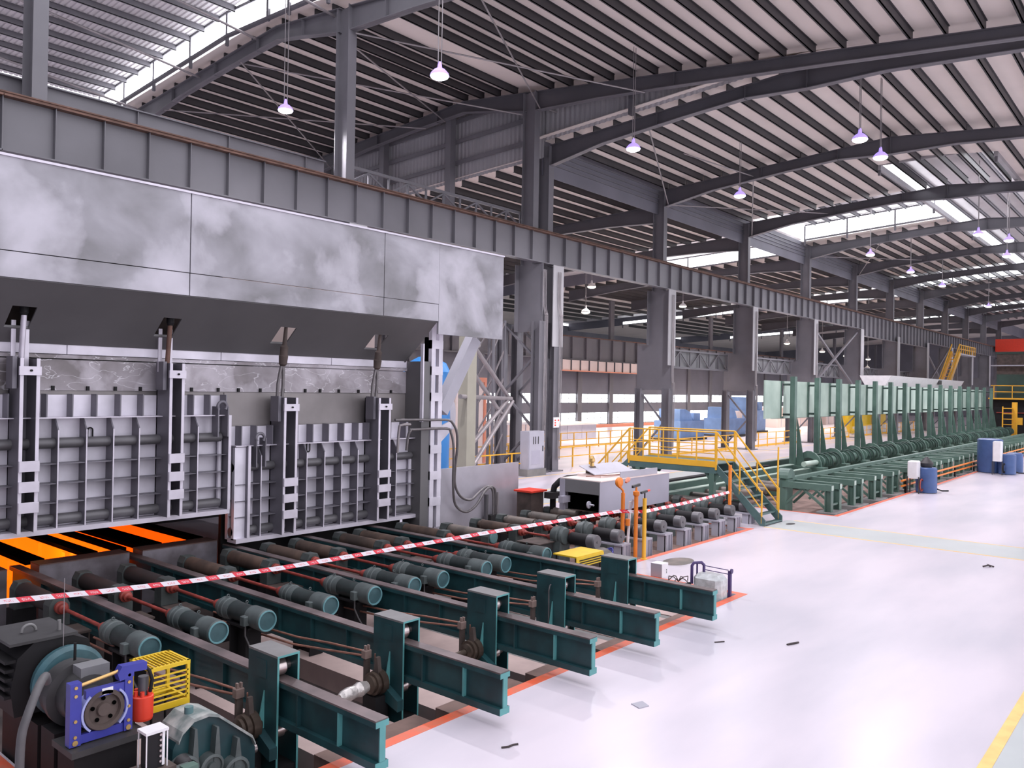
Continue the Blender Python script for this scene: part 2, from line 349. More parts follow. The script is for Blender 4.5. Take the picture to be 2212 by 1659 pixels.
# ================================================================ ROOF
XH = 31.2      # high bays end here
def z_hi(y): return 19.25-.115*(30-y) if y < 30 else 19.25-.07*(y-30)
def z_lo(y): return 17.15-(y-12.2)*.064 if y > 12.2 else 17.15-(12.2-y)*.095
def z_far(y): return 15.45-.05*(y-26)
def sheet(parent, x0, x1, ys, zf, dz, m='sheet'):
    b = MB(); b.strip([(y, zf(y)+dz) for y in ys], x0, x1, .03); return b.build('roof_sheet', m, parent)
def corr_sheet(parent, x0, x1, y0, y1, zf, dz, m, p=.24, h=.05):
    b = MB(); n = int((x1-x0)/p); vs = []; fs = []
    for i in range(n):
        for k, (f, q) in enumerate(((0, 0), (.55, 0), (.68, h), (.87, h))):
            x = x0+(i+f)*p; vs += [(x, y0, zf(y0)+dz+q), (x, y1, zf(y1)+dz+q)]
    for i in range(len(vs)//2-1): fs.append((2*i, 2*i+1, 2*i+3, 2*i+2))
    b.add(vs, fs); return b.build('roof_sheet', m, parent)
def purlin(parent, x0, x1, y, z, h=.36, m='purlin'):
    b = MB(); b.box(x0, x1, y-.02, y+.02, z, z+h); b.box(x0, x1, y-.02, y+.07, z, z+.02); b.box(x0, x1, y-.07, y+.02, z+h-.02, z+h)
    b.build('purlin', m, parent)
# high roof over the furnace bays (unseen camera end left open for sky light, extended partway to shade the floor)
ceil_hi = struct('ceiling')
sheet(ceil_hi, 19.3, XH+.85, [-5, 30, 47], z_hi, .36)
y = -4.6
while y < 46.5:
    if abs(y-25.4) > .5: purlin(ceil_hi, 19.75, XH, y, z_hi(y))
    y += 1.15
# raised monitor over the first bay
ceil_mon = struct('ceiling')
zm = lambda y: z_hi(y)+1.35
corr_sheet(ceil_mon, -8, 19.2, 25.2, 30, zm, .2, 'sheet_bright'); corr_sheet(ceil_mon, -8, 19.2, 30, 46.5, zm, .2, 'sheet_bright')
y = 26.0
while y < 46.5:
    purlin(ceil_mon, -8, 19.1, y, zm(y)-.06, .25, 'steel'); y += 1.3
# low roof bays
ceil_lo = struct('ceiling')
sheet(ceil_lo, 31.7, 49.5, [-1, 12.2, 25.6], z_lo, .36)
sheet(ceil_lo, 49.5, 56.4, [14.5, 25.6], z_lo, .36); sheet(ceil_lo, 67.0, 92.4, [14.5, 25.6], z_lo, .36)
sheet(ceil_lo, 103, 128, [14.5, 25.6], z_lo, .36); sheet(ceil_lo, 139, 190, [14.5, 25.6], z_lo, .36)
sheet(ceil_lo, 49.5, 190, [-1, 8.5], z_lo, .36)
def lo_purlins(x0, x1, skip_mon=False):
    y = -.4
    while y < 25.2:
        if not (x0 > 49 and 8.6 < y < 14.4): 
            if not (skip_mon and y > 14.4): purlin(ceil_lo, x0, x1, y, z_lo(y))
        y += 1.15
lo_purlins(32.35, 43.65); lo_purlins(43.75, 55.65); lo_purlins(55.75, 67.6, True); lo_purlins(67.75, 79.65); lo_purlins(79.75, 103.5); lo_purlins(103.75, 150)
# raised monitors over the low roof
ceil_rm = struct('ceiling')
zlm = lambda y: z_lo(y)+1.55
for x0, x1 in ((56.4, 67.0), (92.4, 103.0), (128, 139)):
    sheet(ceil_rm, x0, x1, [14.5, 25.4], zlm, .25, 'sheet_bright')
    if x0 < 110:
        y = 15.2
        while y < 25: purlin(ceil_rm, x0, x1, y, zlm(y)-.02, .25, 'rafter'); y += 1.15
zr = lambda y: 17.15+1.1-abs(y-11.5)*.07
sheet(ceil_rm, 49.5, 150, [8.5, 11.5, 14.5], zr, .22, 'sheet_bright')
for y in (9.1, 10.1, 11.1, 12.1, 13.1, 14.1): purlin(ceil_rm, 49.5, 150, y, zr(y), .2, 'steel')
# roof over the span beyond the columns
ceil_far = struct('ceiling')
for x0, x1 in ((31.9, 56.4), (67, 92.4), (103, 128), (139, 190)): sheet(ceil_far, x0, x1, [25.6, 76], z_far, .36)
for x0, x1 in ((56.4, 67.0), (92.4, 103.0), (128, 139)): sheet(ceil_far, x0, x1, [25.6, 76], lambda y: z_far(y)+1.1, .3, 'sheet_bright')
y = 26.3
while y < 66:
    purlin(ceil_far, 32.3, 56.3, y, z_far(y)); purlin(ceil_far, 67.1, 92.3, y, z_far(y)); purlin(ceil_far, 103.1, 128, y, z_far(y))
    y += 1.25 if y < 50 else 2.5
stp = struct('wall_step')
MB().box(32.2, 190, 25.58, 25.62, 14.9, 16.72).build('gutter_sheet', 'farclad', stp)
for k in range(4): MB().box(32.3, 150, 25.50, 25.58, 15.55+.27*k, 15.61+.27*k).build('sheet_rib', 'steel', stp)
wl = struct('wall_left_block')  # unseen end wall, added to block sky light from this side
MB().box(-9.2, -9.0, -16, 76.2, 0, 21.5).build('cladding_sheet', 'farclad', wl)
cl = struct('wall_clerestory')
for x in (56.35, 66.95, 92.35, 102.95, 127.95, 138.95):
    y0 = 41.0 if x in (66.95,) else (66.0 if x in (102.95, 138.95) else 25.7)
    b = MB(); b.prism([(y0, z_far(y0)+.3), (76, z_far(76)+.3), (76, z_far(76)+1.5), (y0, z_far(y0)+1.5)], 'x', x-.02, x+.02); b.build('cladding_sheet', 'farclad', cl)
    if x in (102.95, 138.95): 
        b = MB(); b.prism([(41, z_far(41)+.3), (47, z_far(47)+.3), (47, z_far(47)+1.5), (41, z_far(41)+1.5)], 'x', x-.02, x+.02); b.build('cladding_sheet', 'farclad', cl)
        b = MB(); b.prism([(47, z_far(47)+.9), (66, z_far(66)+.9), (66, z_far(66)+1.5), (47, z_far(47)+1.5)], 'x', x-.02, x+.02); b.build('cladding_sheet', 'farclad', cl)
WN = 0
def window(parts):
    global WN
    WN += 1
    w = struct('window_%d' % WN)
    for name, bm, m in parts: bm.build(name, m, w)
    return w
def clerestory(x, y0, y1, zb, zt, posts):
    """glazed strip across the hall at x, from y0 to y1, following the roof slope"""
    p = []; n = len(posts)-1
    for i in range(n):
        a, c = posts[i], posts[i+1]
        b = MB(); b.prism([(a+.05, zb(a)), (c-.05, zb(c)), (c-.05, zt(c)), (a+.05, zt(a))], 'x', x-.02, x+.02); p.append(('pane', b, 'pane'))
    for a in posts:
        b = MB(); b.box(x-.06, x+.06, a-.06, a+.06, zb(a)-.5, zt(a)); p.append(('mullion', b, 'steel'))
    for f, d in ((zb, -.12), (zt, 0)):
        b = MB(); b.strip([(y0, f(y0)+d), (posts[n//2], f(posts[n//2])+d), (y1, f(y1)+d)], x-.08, x+.08, .12); p.append(('frame_rail', b, 'steel'))
    window(p)
PY = [14.6, 18.3, 21.9, 25.3]
clerestory(19.15, 25.9, 46.2, lambda y: z_hi(y)+.55, lambda y: z_hi(y)+1.45, [25.9, 28.5, 30.0, 33.2, 36.4, 40, 43.2, 46.2])
clerestory(19.15, 4, 24.9, lambda y: z_hi(y)+.55, lambda y: z_hi(y)+1.45, [4, 9, 14, 19.5, 24.9])
for x in (66.95, 102.95, 138.95):
    clerestory(x, 14.6, 25.3, lambda y: z_lo(y)+.55, lambda y: z_lo(y)+1.62, PY)
    clerestory(x, 26.0, 41, lambda y: z_far(y)+.42, lambda y: z_far(y)+1.3, [26, 31, 36, 41])
    if x > 100: clerestory(x, 47, 66, lambda y: z_far(y)+.42, lambda y: z_far(y)+.8, [47, 50, 51, 55, 56, 60, 61, 66])
for x in (56.5, 92.5, 128.1):
    clerestory(x, 14.6, 25.3, lambda y: z_lo(y)+.55, lambda y: z_lo(y)+1.62, PY)
for yy in (8.55, 14.45):   # glazed sides of the ridge monitor
    p = []
    for i in range(8):
        x0 = 49.6+i*12.5
        b = MB(); b.box(x0+.1, x0+12.4, yy-.02, yy+.02, z_lo(yy)+.42, zr(yy)+.1); p.append(('pane', b, 'pane'))
        b = MB(); b.box(x0-.07, x0+.07, yy-.07, yy+.07, z_lo(yy)-.2, zr(yy)+.2); p.append(('mullion', b, 'steel'))
    b = MB(); b.box(49.5, 150, yy-.1, yy+.1, z_lo(yy)+.1, z_lo(yy)+.42); p.append(('kerb', b, 'clad'))
    window(p)
b = MB(); b.box(49.45, 49.55, 8.5, 14.5, z_lo(11)+.3, zr(11.5)+.2); b.build('end_panel', 'clad', ceil_rm)
# ---- corrugated gable between the high and the low roofs
wg = struct('wall_gable')
def gable(y0, y1, zb, zt, n):
    b = MB(); vs = []; fs = []; X = 31.95
    for i in range(n+1):
        y = y0+(y1-y0)*i/n; q = .05 if i % 4 in (2, 3) else 0
        vs += [(X+q, y, zb(y)), (X+q, y, zt(y))]
    for i in range(n): fs.append((2*i, 2*i+1, 2*i+3, 2*i+2))
    b.add(vs, fs); b.build('cladding_sheet', 'clad', wg)
gable(25.3, 46.5, lambda y: z_far(y)+.2, lambda y: z_hi(y)+.38, 300)
gable(1.5, 25.4, lambda y: z_lo(y)+.2, lambda y: z_hi(y)+.38, 320)
for dz in (1.15, 2.3, 3.4):
    b = MB(); b.bar((31.8, 25.9, z_far(26)+dz), (31.8, 45, z_far(45)+dz+.1), .12, .2); b.build('girt', 'steel', wg)
for y in (31.5, 37.0, 42.5):
    MB().box(31.35, 31.75, y-.2, y+.2, 12.0, z_hi(y)).build('gable_post', 'steel', wg)
MB().box(31.5, 31.8, 19.9, 20.1, z_lo(20), z_hi(20)).build('gable_post', 'rafter', wg)

# ---- rafters
def rafter(x, prof, label, m='rafter', stiff=()):
    """prof: (y, z top, z bottom)"""
    t = thing('roof_rafter', label, 'rafter', (x, prof[0][0], prof[0][1]))
    pts = [(y, zt) for y, zt, zb in prof]+[(y, zb) for y, zt, zb in reversed(prof)]
    MB().prism(pts, 'x', x-.012, x+.012).build('web', m, t)
    MB().strip([(y, zt-.03) for y, zt, zb in prof], x-.16, x+.16, .03).build('top_flange', m, t)
    MB().strip([(y, zb) for y, zt, zb in prof], x-.16, x+.16, .03).build('bottom_flange', 'steel', t)
    for y, z0, z1 in stiff: MB().box(x-.15, x+.15, y-.012, y+.012, z0, z1).build('stiffener', m, t)
    return t
H = z_hi
hp = [(-1, H(-1), H(-1)-.4), (4.6, H(4.6), H(4.6)-.45), (11, H(11), H(11)-.5), (18.4, H(18.4), H(18.4)-.62), (21.5, H(21.5), H(21.5)-.72), (25.15, H(25.15), H(25.15)-.95)]
hq = [(25.7, H(25.7), H(25.7)-.95), (28.2, H(28.2), H(28.2)-.72), (30, H(30), H(30)-.6), (33.7, H(33.7), H(33.7)-.55), (38, H(38), H(38)-.6), (41.5, H(41.5), H(41.5)-.85), (46, H(46), H(46)-1.0)]
rafter(19.7, hp, 'high roof rafter running from the bracketed column above the mottled hood toward the open hall', 'steel', [(23, H(23)-.8, H(23))])
rafter(19.7, hq, 'arched high roof rafter with tie rods, just below the first bright roof strip', 'steel', [(28.2, H(28.2)-.7, H(28.2)), (31.5, H(31.5)-.6, H(31.5)), (35, H(35)-.6, H(35)), (39, H(39)-.7, H(39))])
rafter(31.1, hp, 'dark sloping high roof rafter above the narrow strip of corrugated gable', 'rafter', [(17.5, H(17.5)-.6, H(17.5))])
rafter(31.1, hq, 'arched high roof rafter along the top of the corrugated gable wall', 'rafter', [(32, H(32)-.6, H(32)), (37, H(37)-.6, H(37))])
L_ = z_lo
lp = [(25.15, L_(25.15), L_(25.15)-1.05), (22, L_(22), L_(22)-.68), (17.6, L_(17.6), L_(17.6)-.56), (14.8, L_(14.8), L_(14.8)-.55), (12.2, L_(12.2), L_(12.2)-.88), (9.2, L_(9.2), L_(9.2)-.6), (4, L_(4), L_(4)-.5), (-1, L_(-1), L_(-1)-.9)]
fp = [(25.75, z_far(25.75), z_far(25.75)-1.1), (29, z_far(29), z_far(29)-.8), (36, z_far(36), z_far(36)-.5), (44, z_far(44), z_far(44)-.7), (50, z_far(50), z_far(50)-1.1)]
XR = [32.3, 43.7, 55.7, 67.7, 79.7, 91.7, 103.7, 115.7, 127.7, 139.7, 151.7]
for i, x in enumerate(XR):
    rafter(x, lp, 'haunched low roof rafter, %s counting away from the corrugated gable' % ORD[i], 'rafter', [(12.2, L_(12.2)-.88, L_(12.2)), (14.8, L_(14.8)-.6, L_(14.8)), (19, L_(19)-.6, L_(19))] if i < 5 else ())
    if i: rafter(x, fp, 'rafter of the span beyond the crane girder, %s from the corrugated gable' % ORD[i], 'rafter')
# ---- columns on the crane girder line
XC = [8.75, 19.7, 31.1, 32.3, 43.7, 55.7, 67.7, 79.7, 91.7, 103.7, 115.7, 127.7, 139.7, 151.7]
def column(x, i):
    hi = x < 31.5
    nm = {0: 'grey column at the picture edge under the first bright roof strip', 1: 'tall grey column rising from the girder above the mottled hood', 2: 'near one of the twin columns beside the corrugated gable', 3: 'far one of the twin columns beside the corrugated gable'}
    lab = nm.get(i, 'stepped grey crane column, %s after the twin columns at the gable' % ORD[max(i-4, 0)])
    t = thing('crane_column', lab, 'column', (x, 25.3, 0))
    zt = (z_hi(25.4) if hi else z_lo(25.3))
    z0 = 11.75 if i < 2 else 10.2
    u = MB(); u.box(x-.02, x+.02, 25.1, 25.8, z0, zt); u.build('upper_web', 'steel', t)
    MB().box(x-.2, x+.2, 25.07, 25.10, z0, zt).build('upper_flange', 'girder', t)
    MB().box(x-.2, x+.2, 25.8, 25.83, z0, zt).build('upper_flange', 'steel', t)
    if i >= 1:
        w = .42
        if i in (2, 3): zb, yw = 7.3, 27.3
        else: zb, yw = 4.15, 26.9
        MB().box(x-.03, x+.03, 24.55, 26.05, 6.9, 10.22).build('web_plate', 'steel', t)
        MB().box(x-.03, x+.03, 24.5, yw, zb, 7.3 if i < 4 else 6.9).build('web_plate', 'steel', t)
        if i != 2: MB().box(x-w, x+w, 24.5, 24.55, 5.65 if i > 3 else 6.2, 10.22).build('front_flange', 'clad', t)
        MB().box(x-.3, x+.3, 26.05, 26.09, 6.9, 10.22).build('back_flange', 'steel', t)
        for ya, yb in ((24.55, 25.0), (yw-.35, yw)):
            b = MB(); b.box(x-.02, x+.02, ya, yb, 0, zb); b.box(x-.24, x+.24, ya-.03, ya, 0, zb+.1); b.box(x-.24, x+.24, yb, yb+.03, 0, zb+.1); b.build('lower_leg', 'steel', t)
        z = .4; k = 0
        while z < zb-.3:
            z2 = min(z+1.75, zb); a, c = (25.0, yw-.35) if k % 2 else (yw-.35, 25.0)
            MB().bar((x, a, z), (x, c, z2), .1, .1, (1, 0, 0)).build('lacing_bar', 'steel', t); z = z2; k += 1
        MB().box(x-.5, x+.5, 24.4, yw+.15, 0, .06).build('base_plate', 'steel', t)
        if 2 <= i < 7:
            for q in range(3): MB().tube(smooth([(x-.1+.1*q, 24.42, 9.9), (x-.1+.1*q, 24.42, zb+1.0), (x-.05+.1*q, 24.36, zb+.4), (x+.0+.1*q, 24.38, zb-.2), (x+.0+.1*q, 24.42, .6)]), .022, 6).build('conduit', 'tube', t)
    return t
for i, x in enumerate(XC): column(x, i)
# ---- crane girders with their rail
def girder(x0, x1, zb, label):
    t = thing('crane_girder', label, 'girder', (x0, 24.8, zb))
    MB().box(x0+.01, x1-.01, 24.785, 24.815, zb+.04, 11.72).build('web', 'girder', t)
    MB().box(x0+.01, x1-.01, 24.55, 25.05, 11.72, 11.77).build('top_flange', 'rust', t)
    MB().box(x0+.01, x1-.01, 24.6, 25.0, zb, zb+.04).build('bottom_flange', 'girder', t)
    b = MB(); b.box(x0, x1, 24.76, 24.84, 11.77, 11.80); b.box(x0, x1, 24.78, 24.82, 11.80, 11.87); b.box(x0, x1, 24.75, 24.85, 11.87, 11.91); b.build('rail', 'rust', t)
    n = 9
    for k in range(n):
        x = x0+(x1-x0)*(k+.0)/n
        MB().box(x-.012, x+.012, 24.62, 24.785, zb+.04, 11.72).build('stiffener', 'girder', t)
    return t
gx = [-4.3, 7.7, 19.7, 31.7, 43.7, 55.7, 67.7, 79.7, 91.7, 103.7, 115.7, 127.7, 139.7, 151.7]
for i, (a, c) in enumerate(zip(gx, gx[1:])):
    girder(a, c, 9.65 if a in (79.7, 91.7) else 10.25, 'ribbed grey crane girder length, %s of the run counting from above the hood' % ORD[i])
t = thing('surge_girder', 'plain deep plate girder behind the rusty rail above the hood', 'girder', (-4, 26.2, 11.7))
MB().box(-4, 19.3, 26.19, 26.22, 11.7, 12.75).build('web', 'steel', t); MB().box(-4, 19.3, 26.05, 26.35, 12.75, 12.79).build('top_flange', 'steel', t)
for x in (-1, 2.4, 5.6, 8.8, 12.0, 15.2, 18.4): MB().box(x-.012, x+.012, 26.08, 26.19, 11.7, 12.75).build('stiffener', 'steel', t)
# ---- lattice girders between the columns
def lattice(x0, x1, y, z0, z1, n, label, back=False, m='girder'):
    t = thing('lattice_girder', label, 'truss', (x0, y, z0))
    MB().box(x0, x1, y-.06, y+.06, z1-.12, z1).build('top_chord', m, t); MB().box(x0, x1, y-.06, y+.06, z0, z0+.12).build('bottom_chord', m, t)
    for k in range(n+1):
        x = x0+.06+(x1-x0-.12)*k/n
        MB().box(x-.035, x+.035, y-.04, y+.04, z0+.12, z1-.12).build('post', m, t)
        if k < n:
            xn = x0+.06+(x1-x0-.12)*(k+1)/n; za, zc = (z0+.12, z1-.12) if k % 2 == 0 else (z1-.12, z0+.12)
            MB().bar((x, y, za), (xn, y, zc), .07, .07).build('diagonal', m, t)
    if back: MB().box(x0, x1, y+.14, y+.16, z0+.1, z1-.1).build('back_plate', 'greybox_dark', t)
    return t
lattice(20.2, 31.0, 25.95, 12.0, 12.85, 10, 'dark lattice walkway girder above the crane rail, in front of the corrugated gable')
for i, (a, c) in enumerate(((44.1, 55.4), (56.1, 67.4), (68.1, 79.4), (80.1, 91.4), (92.1, 103.4))):
    lattice(a, c, 26.5, 5.6, 6.85, 8, 'grey lattice girder with zigzag bars between crane columns, %s after the twin columns' % ORD[i], True)
def xbrace(x0, x1, z0, z1, label):
    t = thing('cross_bracing', label, 'bracing', (x0, 24.9, z0))
    MB().bar((x0, 24.9, z0), (x1, 24.9, z1), .16, .16).build('brace_bar', 'girder', t)
    MB().bar((x0, 25.15, z1), (x1, 25.15, z0), .16, .16).build('brace_bar', 'girder', t)
xbrace(68.2, 79.2, 4.9, 9.9, 'crossed braces between two crane columns, nearer pair behind the green panels')
xbrace(104.2, 115.2, 4.9, 9.9, 'crossed braces between two crane columns, farther pair near the yellow stair')
# roof tie rods
def rod(p, q, label, r=.035, m='tube'):
    tag(MB().cyl(p, q, r, 8).build('tie_rod', m, None, p), label, 'tie rod', 'roof tie rods', 'thing')
for i, (p, q) in enumerate((((31.1, 24.9, 17.9), (43.7, 19.5, 16.3)), ((43.7, 24.9, 15.4), (32.3, 19.5, 16.2)), ((43.7, 24.9, 15.4), (55.7, 19.5, 16.3)), ((55.7, 24.9, 15.4), (43.7, 19.5, 16.2)), ((67.7, 24.9, 15.5), (79.7, 19.5, 16.3)), ((79.7, 24.9, 15.4), (67.7, 19.5, 16.2)),
        ((19.7, 25.9, 17.8), (31.1, 31.5, 18.5)), ((31.1, 25.9, 17.7), (19.7, 33.5, 18.6)), ((19.7, 40.0, 17.8), (31.1, 33.0, 18.4)), ((31.1, 41.5, 17.6), (19.7, 33.0, 18.5)), ((19.7, 24.9, 17.6), (31.1, 19.0, 17.3)), ((31.1, 24.9, 17.8), (19.7, 18.5, 17.2)))):
    rod(p, q, 'thin tie rod under %s roof, %s of its set from the hood end' % (('the low', 'the high')[i > 5], ORD[i % 6]))
for i, (y, zz) in enumerate(((36.5, 18.8), (31.6, 19.3), (26.2, 18.8), (42.3, 18.4))):
    tag(MB().cyl((19.7, y, zz-.2), (9.0, y, zz+.9), .055, 8).build('roof_strut', 'tube', None, (19.7, y, zz-.2)), 'round tube strut running under the raised bright roof, %s in the row' % ORD[i], 'strut', 'roof struts', 'thing')

# ================================================================ FAR WALL
wb = struct('wall_back')
b = MB()
for z0, z1 in ((0, .35), (1.68, 2.65), (3.68, 7.3)): b.box(16, 190, 50.5, 50.6, z0, z1)
b.build('cladding_sheet', 'farclad', wb)
x = 16.0
for k in range(29):
    MB().box(x, x+.75, 50.3, 50.6, 0, 7.3 if k % 2 else 14.0).build('wall_post', 'steel', wb)
    x0, x1 = x+.75, x+6.0
    for z0, z1 in ((.35, 1.68), (2.65, 3.68)):
        if 40 < x < 170:
            p = [('pane', MB().box(x0+.05, x1-.05, 50.54, 50.56, z0+.05, z1-.05), 'winpane')]
            f = MB(); f.box(x0, x1, 50.5, 50.6, z0, z0+.06); f.box(x0, x1, 50.5, 50.6, z1-.06, z1); f.box(x0, x0+.06, 50.5, 50.6, z0, z1); f.box(x1-.06, x1, 50.5, 50.6, z0, z1)
            p.append(('frame', f, 'steel'))
            for q in (.25, .5, .75): p.append(('mullion', MB().box(x0+(x1-x0)*q-.025, x0+(x1-x0)*q+.025, 50.5, 50.59, z0, z1), 'steel'))
            p.append(('mullion', MB().box(x0, x1, 50.5, 50.59, (z0+z1)/2-.02, (z0+z1)/2+.02), 'steel'))
            window(p)
        else: MB().box(x0, x1, 50.5, 50.6, z0, z1).build('cladding_sheet', 'farclad', wb)
    x += 6.0
MB().box(16, 190, 50.2, 50.5, 0, .32).build('wall_base', 'salmon', wb)
wf = struct('wall_far')
MB().box(16, 190, 76, 76.2, 0, 14).build('cladding_sheet', 'farclad', wf)
we = struct('wall_end')
b = MB(); b.box(178, 178.2, -10, 76.2, 0, 19)
b.build('cladding_sheet', 'farclad', we)
t = thing('far_crane_girder', 'second ribbed crane girder far off in front of the windowed wall', 'girder', (40, 49.5, 7.2))
MB().box(40, 140, 49.48, 49.52, 7.25, 9.5).build('web', 'girder', t); MB().box(40, 140, 49.3, 49.7, 9.5, 9.6).build('top_flange', 'rust', t); MB().box(40, 140, 49.3, 49.7, 7.15, 7.25).build('bottom_flange', 'girder', t)
for k in range(40): MB().box(40+2.5*k-.04, 40+2.5*k+.04, 49.25, 49.48, 7.25, 9.5).build('stiffener', 'girder', t)
for k in range(9): MB().box(42+12*k-.2, 42+12*k+.2, 49.3, 50.35, 6.9, 7.16).build('bracket', 'girder', t)
t = thing('pale_beam', 'pale ribbed beam below the far crane girder', 'beam', (64.8, 49.2, 6.0))
MB().box(64.8, 80.5, 49.1, 49.25, 6.05, 7.1).build('web', 'pinkbox', t); MB().box(64.8, 80.5, 48.95, 49.3, 5.95, 6.05).build('flange', 'salmon', t)
for q in (66, 72.6, 79.4): MB().box(q-.1, q+.1, 49.12, 49.5, 7.0, 7.16).build('hanger', 'girder', t)
for k in range(10): MB().box(65.4+1.6*k-.05, 65.4+1.6*k+.05, 48.98, 49.1, 6.05, 7.1).build('stiffener', 'rafter', t)
# ================================================================ FURNACE
fu = thing('furnace', 'wide grey furnace body with stained header plates over two ribbed doors', 'furnace', (9, 16, 0))
MB().box(2.0, 14.4, 15.86, 16.0, 3.92, 4.48).build('header_plate', 'header', fu)
MB().box(2.0, 14.4, 15.82, 16.0, 4.50, 4.57).build('seam_strip', 'header', fu)
xs = [2.0, 6.05, 9.1, 11.95, 14.35]
for a, c in zip(xs, xs[1:]): MB().box(a+.008, c-.008, 15.78, 15.98, 4.58, 4.95).build('top_strip', 'plate', fu)
MB().box(2.0, 14.4, 15.9, 16.0, 1.5, 3.92).build('front_wall', 'lintel', fu)
MB().box(9.25, 14.4, 15.88, 15.9, 3.15, 3.9).build('lintel_plate', 'lintel', fu)
for k in range(19):
    x = 4.3+.53*k+random.uniform(-.08, .08)
    MB().box(x, x+.05, 15.82, 15.87, 3.92, 4.0).build('weld_lug', 'dark', fu)
# walls and hearth inside
MB().box(2.0, 14.4, 16.0, 23, 1.55, 1.7).build('chamber_roof', 'dark', fu)
MB().box(2.0, 14.4, 23, 23.2, -.6, 4.9).build('back_wall', 'dark', fu)
MB().box(9.3, 14.4, 16.0, 16.1, -.6, 1.5).build('front_apron', 'dark', fu)
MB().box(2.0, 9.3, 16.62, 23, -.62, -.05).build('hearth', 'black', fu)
for (x0, x1, g) in ((3.3, 3.9, 'glow'), (4.55, 4.85, 'glow'), (5.72, 6.05, 'glow'), (6.75, 7.02, 'glow'), (7.40, 7.58, 'glow'), (7.80, 8.32, 'glow_dim'), (9.02, 9.25, 'glow_dim')):
    MB().box(x0+.03, x1-.03, 16.62, 22.5, -.05, .66).build('refractory_block', g, fu)
    MB().box(x0, x1, 16.62, 22.5, .66, .74).build('skid_cap', 'black', fu)
    for yy in (17.4, 18.8, 20.2): MB().box(x0-.04, x0+.03, yy, yy+.16, -.05, .64).build('refractory_rib', g, fu)
for x0, x1, z, g in ((3.9, 4.5, .2, 'glow'), (4.9, 5.7, .35, 'glow'), (6.1, 6.72, .38, 'glow'), (7.05, 7.38, .40, 'glow_dim'), (7.6, 7.78, .5, 'glow_dim'), (8.36, 9.0, .42, 'glow_dim')):
    MB().box(x0, x1, 16.65, 22.5, -.04, z).build('hot_trench', g, fu)
for i, (x0, x1) in enumerate(((3.3, 5.22), (5.74, 7.36), (7.62, 9.22))):
    MB().box(x0, x1, 16.0, 16.42, -.5, .74).build('sill_block', 'sill', fu)
    MB().box(x0, x1, 15.99, 16.43, .74, .76).build('sill_top', 'sill_top', fu)
# roof of the furnace body and right end
MB().box(2.0, 14.4, 16.0, 22.5, 4.95, 5.05).build('body_top', 'lintel', fu)
# right end guide post
post = thing('guide_frame', 'tall slotted light grey guide post between the right door and the smooth grey panel', 'post', (14.75, 15.3, 0))
MB().box(14.40, 14.68, 15.25, 15.9, .3, 4.75).build('gap_shade', 'hood_shaded', post)  # solid dark box stands in for the shaded gap beside the door
MB().box(14.38, 14.42, 15.2, 15.3, 3.2, 5.2).build('edge_strip', 'plate', post)
z = .45
for k in range(8):
    z1 = z+.78
    for xa, xb in ((14.70, 14.84), (14.96, 15.10)): MB().box(xa, xb, 15.22, 15.34, z, z1).build('post_rail', 'plate', post)
    MB().box(14.70, 15.10, 15.21, 15.34, z1-.22, z1).build('post_bridge', 'plate', post)
    z = z1-.1
MB().box(14.72, 15.08, 15.5, 15.52, .4, 5.4).build('recess_shade', 'black', post)  # black sheet stands in for the shade inside the slots
b = MB(); b.prism([(15.1, 2.6), (15.55, 2.95), (15.55, 3.2), (15.1, 3.05)], 'y', 15.3, 15.36); b.build('gusset', 'plate', post)
# hood
ho = thing('furnace_hood', 'large mottled grey hood plate slanting in above the furnace doors', 'hood', (9, 14.6, 5.7))
HZ = 5.74
seg = [(2.0, 7.72), (7.74, 12.48), (12.5, 14.27)]
for a, c in seg:
    MB().box(a, c, 14.56, 14.62, 6.17, 7.66).build('front_plate', 'hood', ho)
    MB().box(a, c, 14.565, 14.62, HZ, 6.155).build('lower_plate', 'hood', ho)
MB().box(14.285, 16.72, 14.57, 14.63, 5.42, 7.66).build('end_plate', 'hood', ho)
MB().box(2.0, 16.72, 14.53, 14.75, 7.66, 7.70).build('top_edge', 'clamp', ho)
MB().box(2.0, 9.4, 14.75, 22, 7.55, 7.66).build('hood_top', 'hood_shaded', ho)  # stops short so that light falls into the right-hand slots
# slanting soffit with four slots
def sof(y): return HZ-(y-14.6)*.855
def sof_panel(x0, x1, y0, y1):
    b = MB(); b.hexa([(x0, y0, sof(y0)), (x1, y0, sof(y0)), (x1, y1, sof(y1)), (x0, y1, sof(y1)), (x0, y0, sof(y0)+.04), (x1, y0, sof(y0)+.04), (x1, y1, sof(y1)+.04), (x0, y1, sof(y1)+.04)])
    return b
sl = [(4.92, 5.30), (7.50, 7.86), (10.08, 10.48), (12.68, 13.10)]
b = MB(); prev = 2.0
for a, c in sl:
    q = sof_panel(prev, a, 15.08, 15.48); b.add(q.v, q.f); prev = c
q = sof_panel(prev, 14.28, 15.08, 15.48); b.add(q.v, q.f)
q = sof_panel(2.0, 14.28, 14.62, 15.08); b.add(q.v, q.f); q = sof_panel(2.0, 14.28, 15.48, 15.76); b.add(q.v, q.f)
b.build('soffit', 'hood_shaded', ho)
b = MB(); b.prism([(14.62, HZ), (15.78, 4.72), (15.78, 7.5), (14.62, 7.5)], 'x', 14.26, 14.30); b.build('side_cheek', 'hood_shaded', ho)
MB().box(2.0, 9.4, 16.3, 16.4, 4.9, 7.5).build('inner_wall', 'brown', ho); MB().box(9.4, 14.2, 16.9, 17.0, 4.9, 7.2).build('inner_wall', 'pinkbox', ho)  # right part paler: the lit slot interior put into the colour
b = MB(); b.bar((16.45, 15.4, 5.45), (15.2, 15.4, 3.45), .34, .3, (0, 1, 0)); b.build('support_strut', 'palegrey', ho)

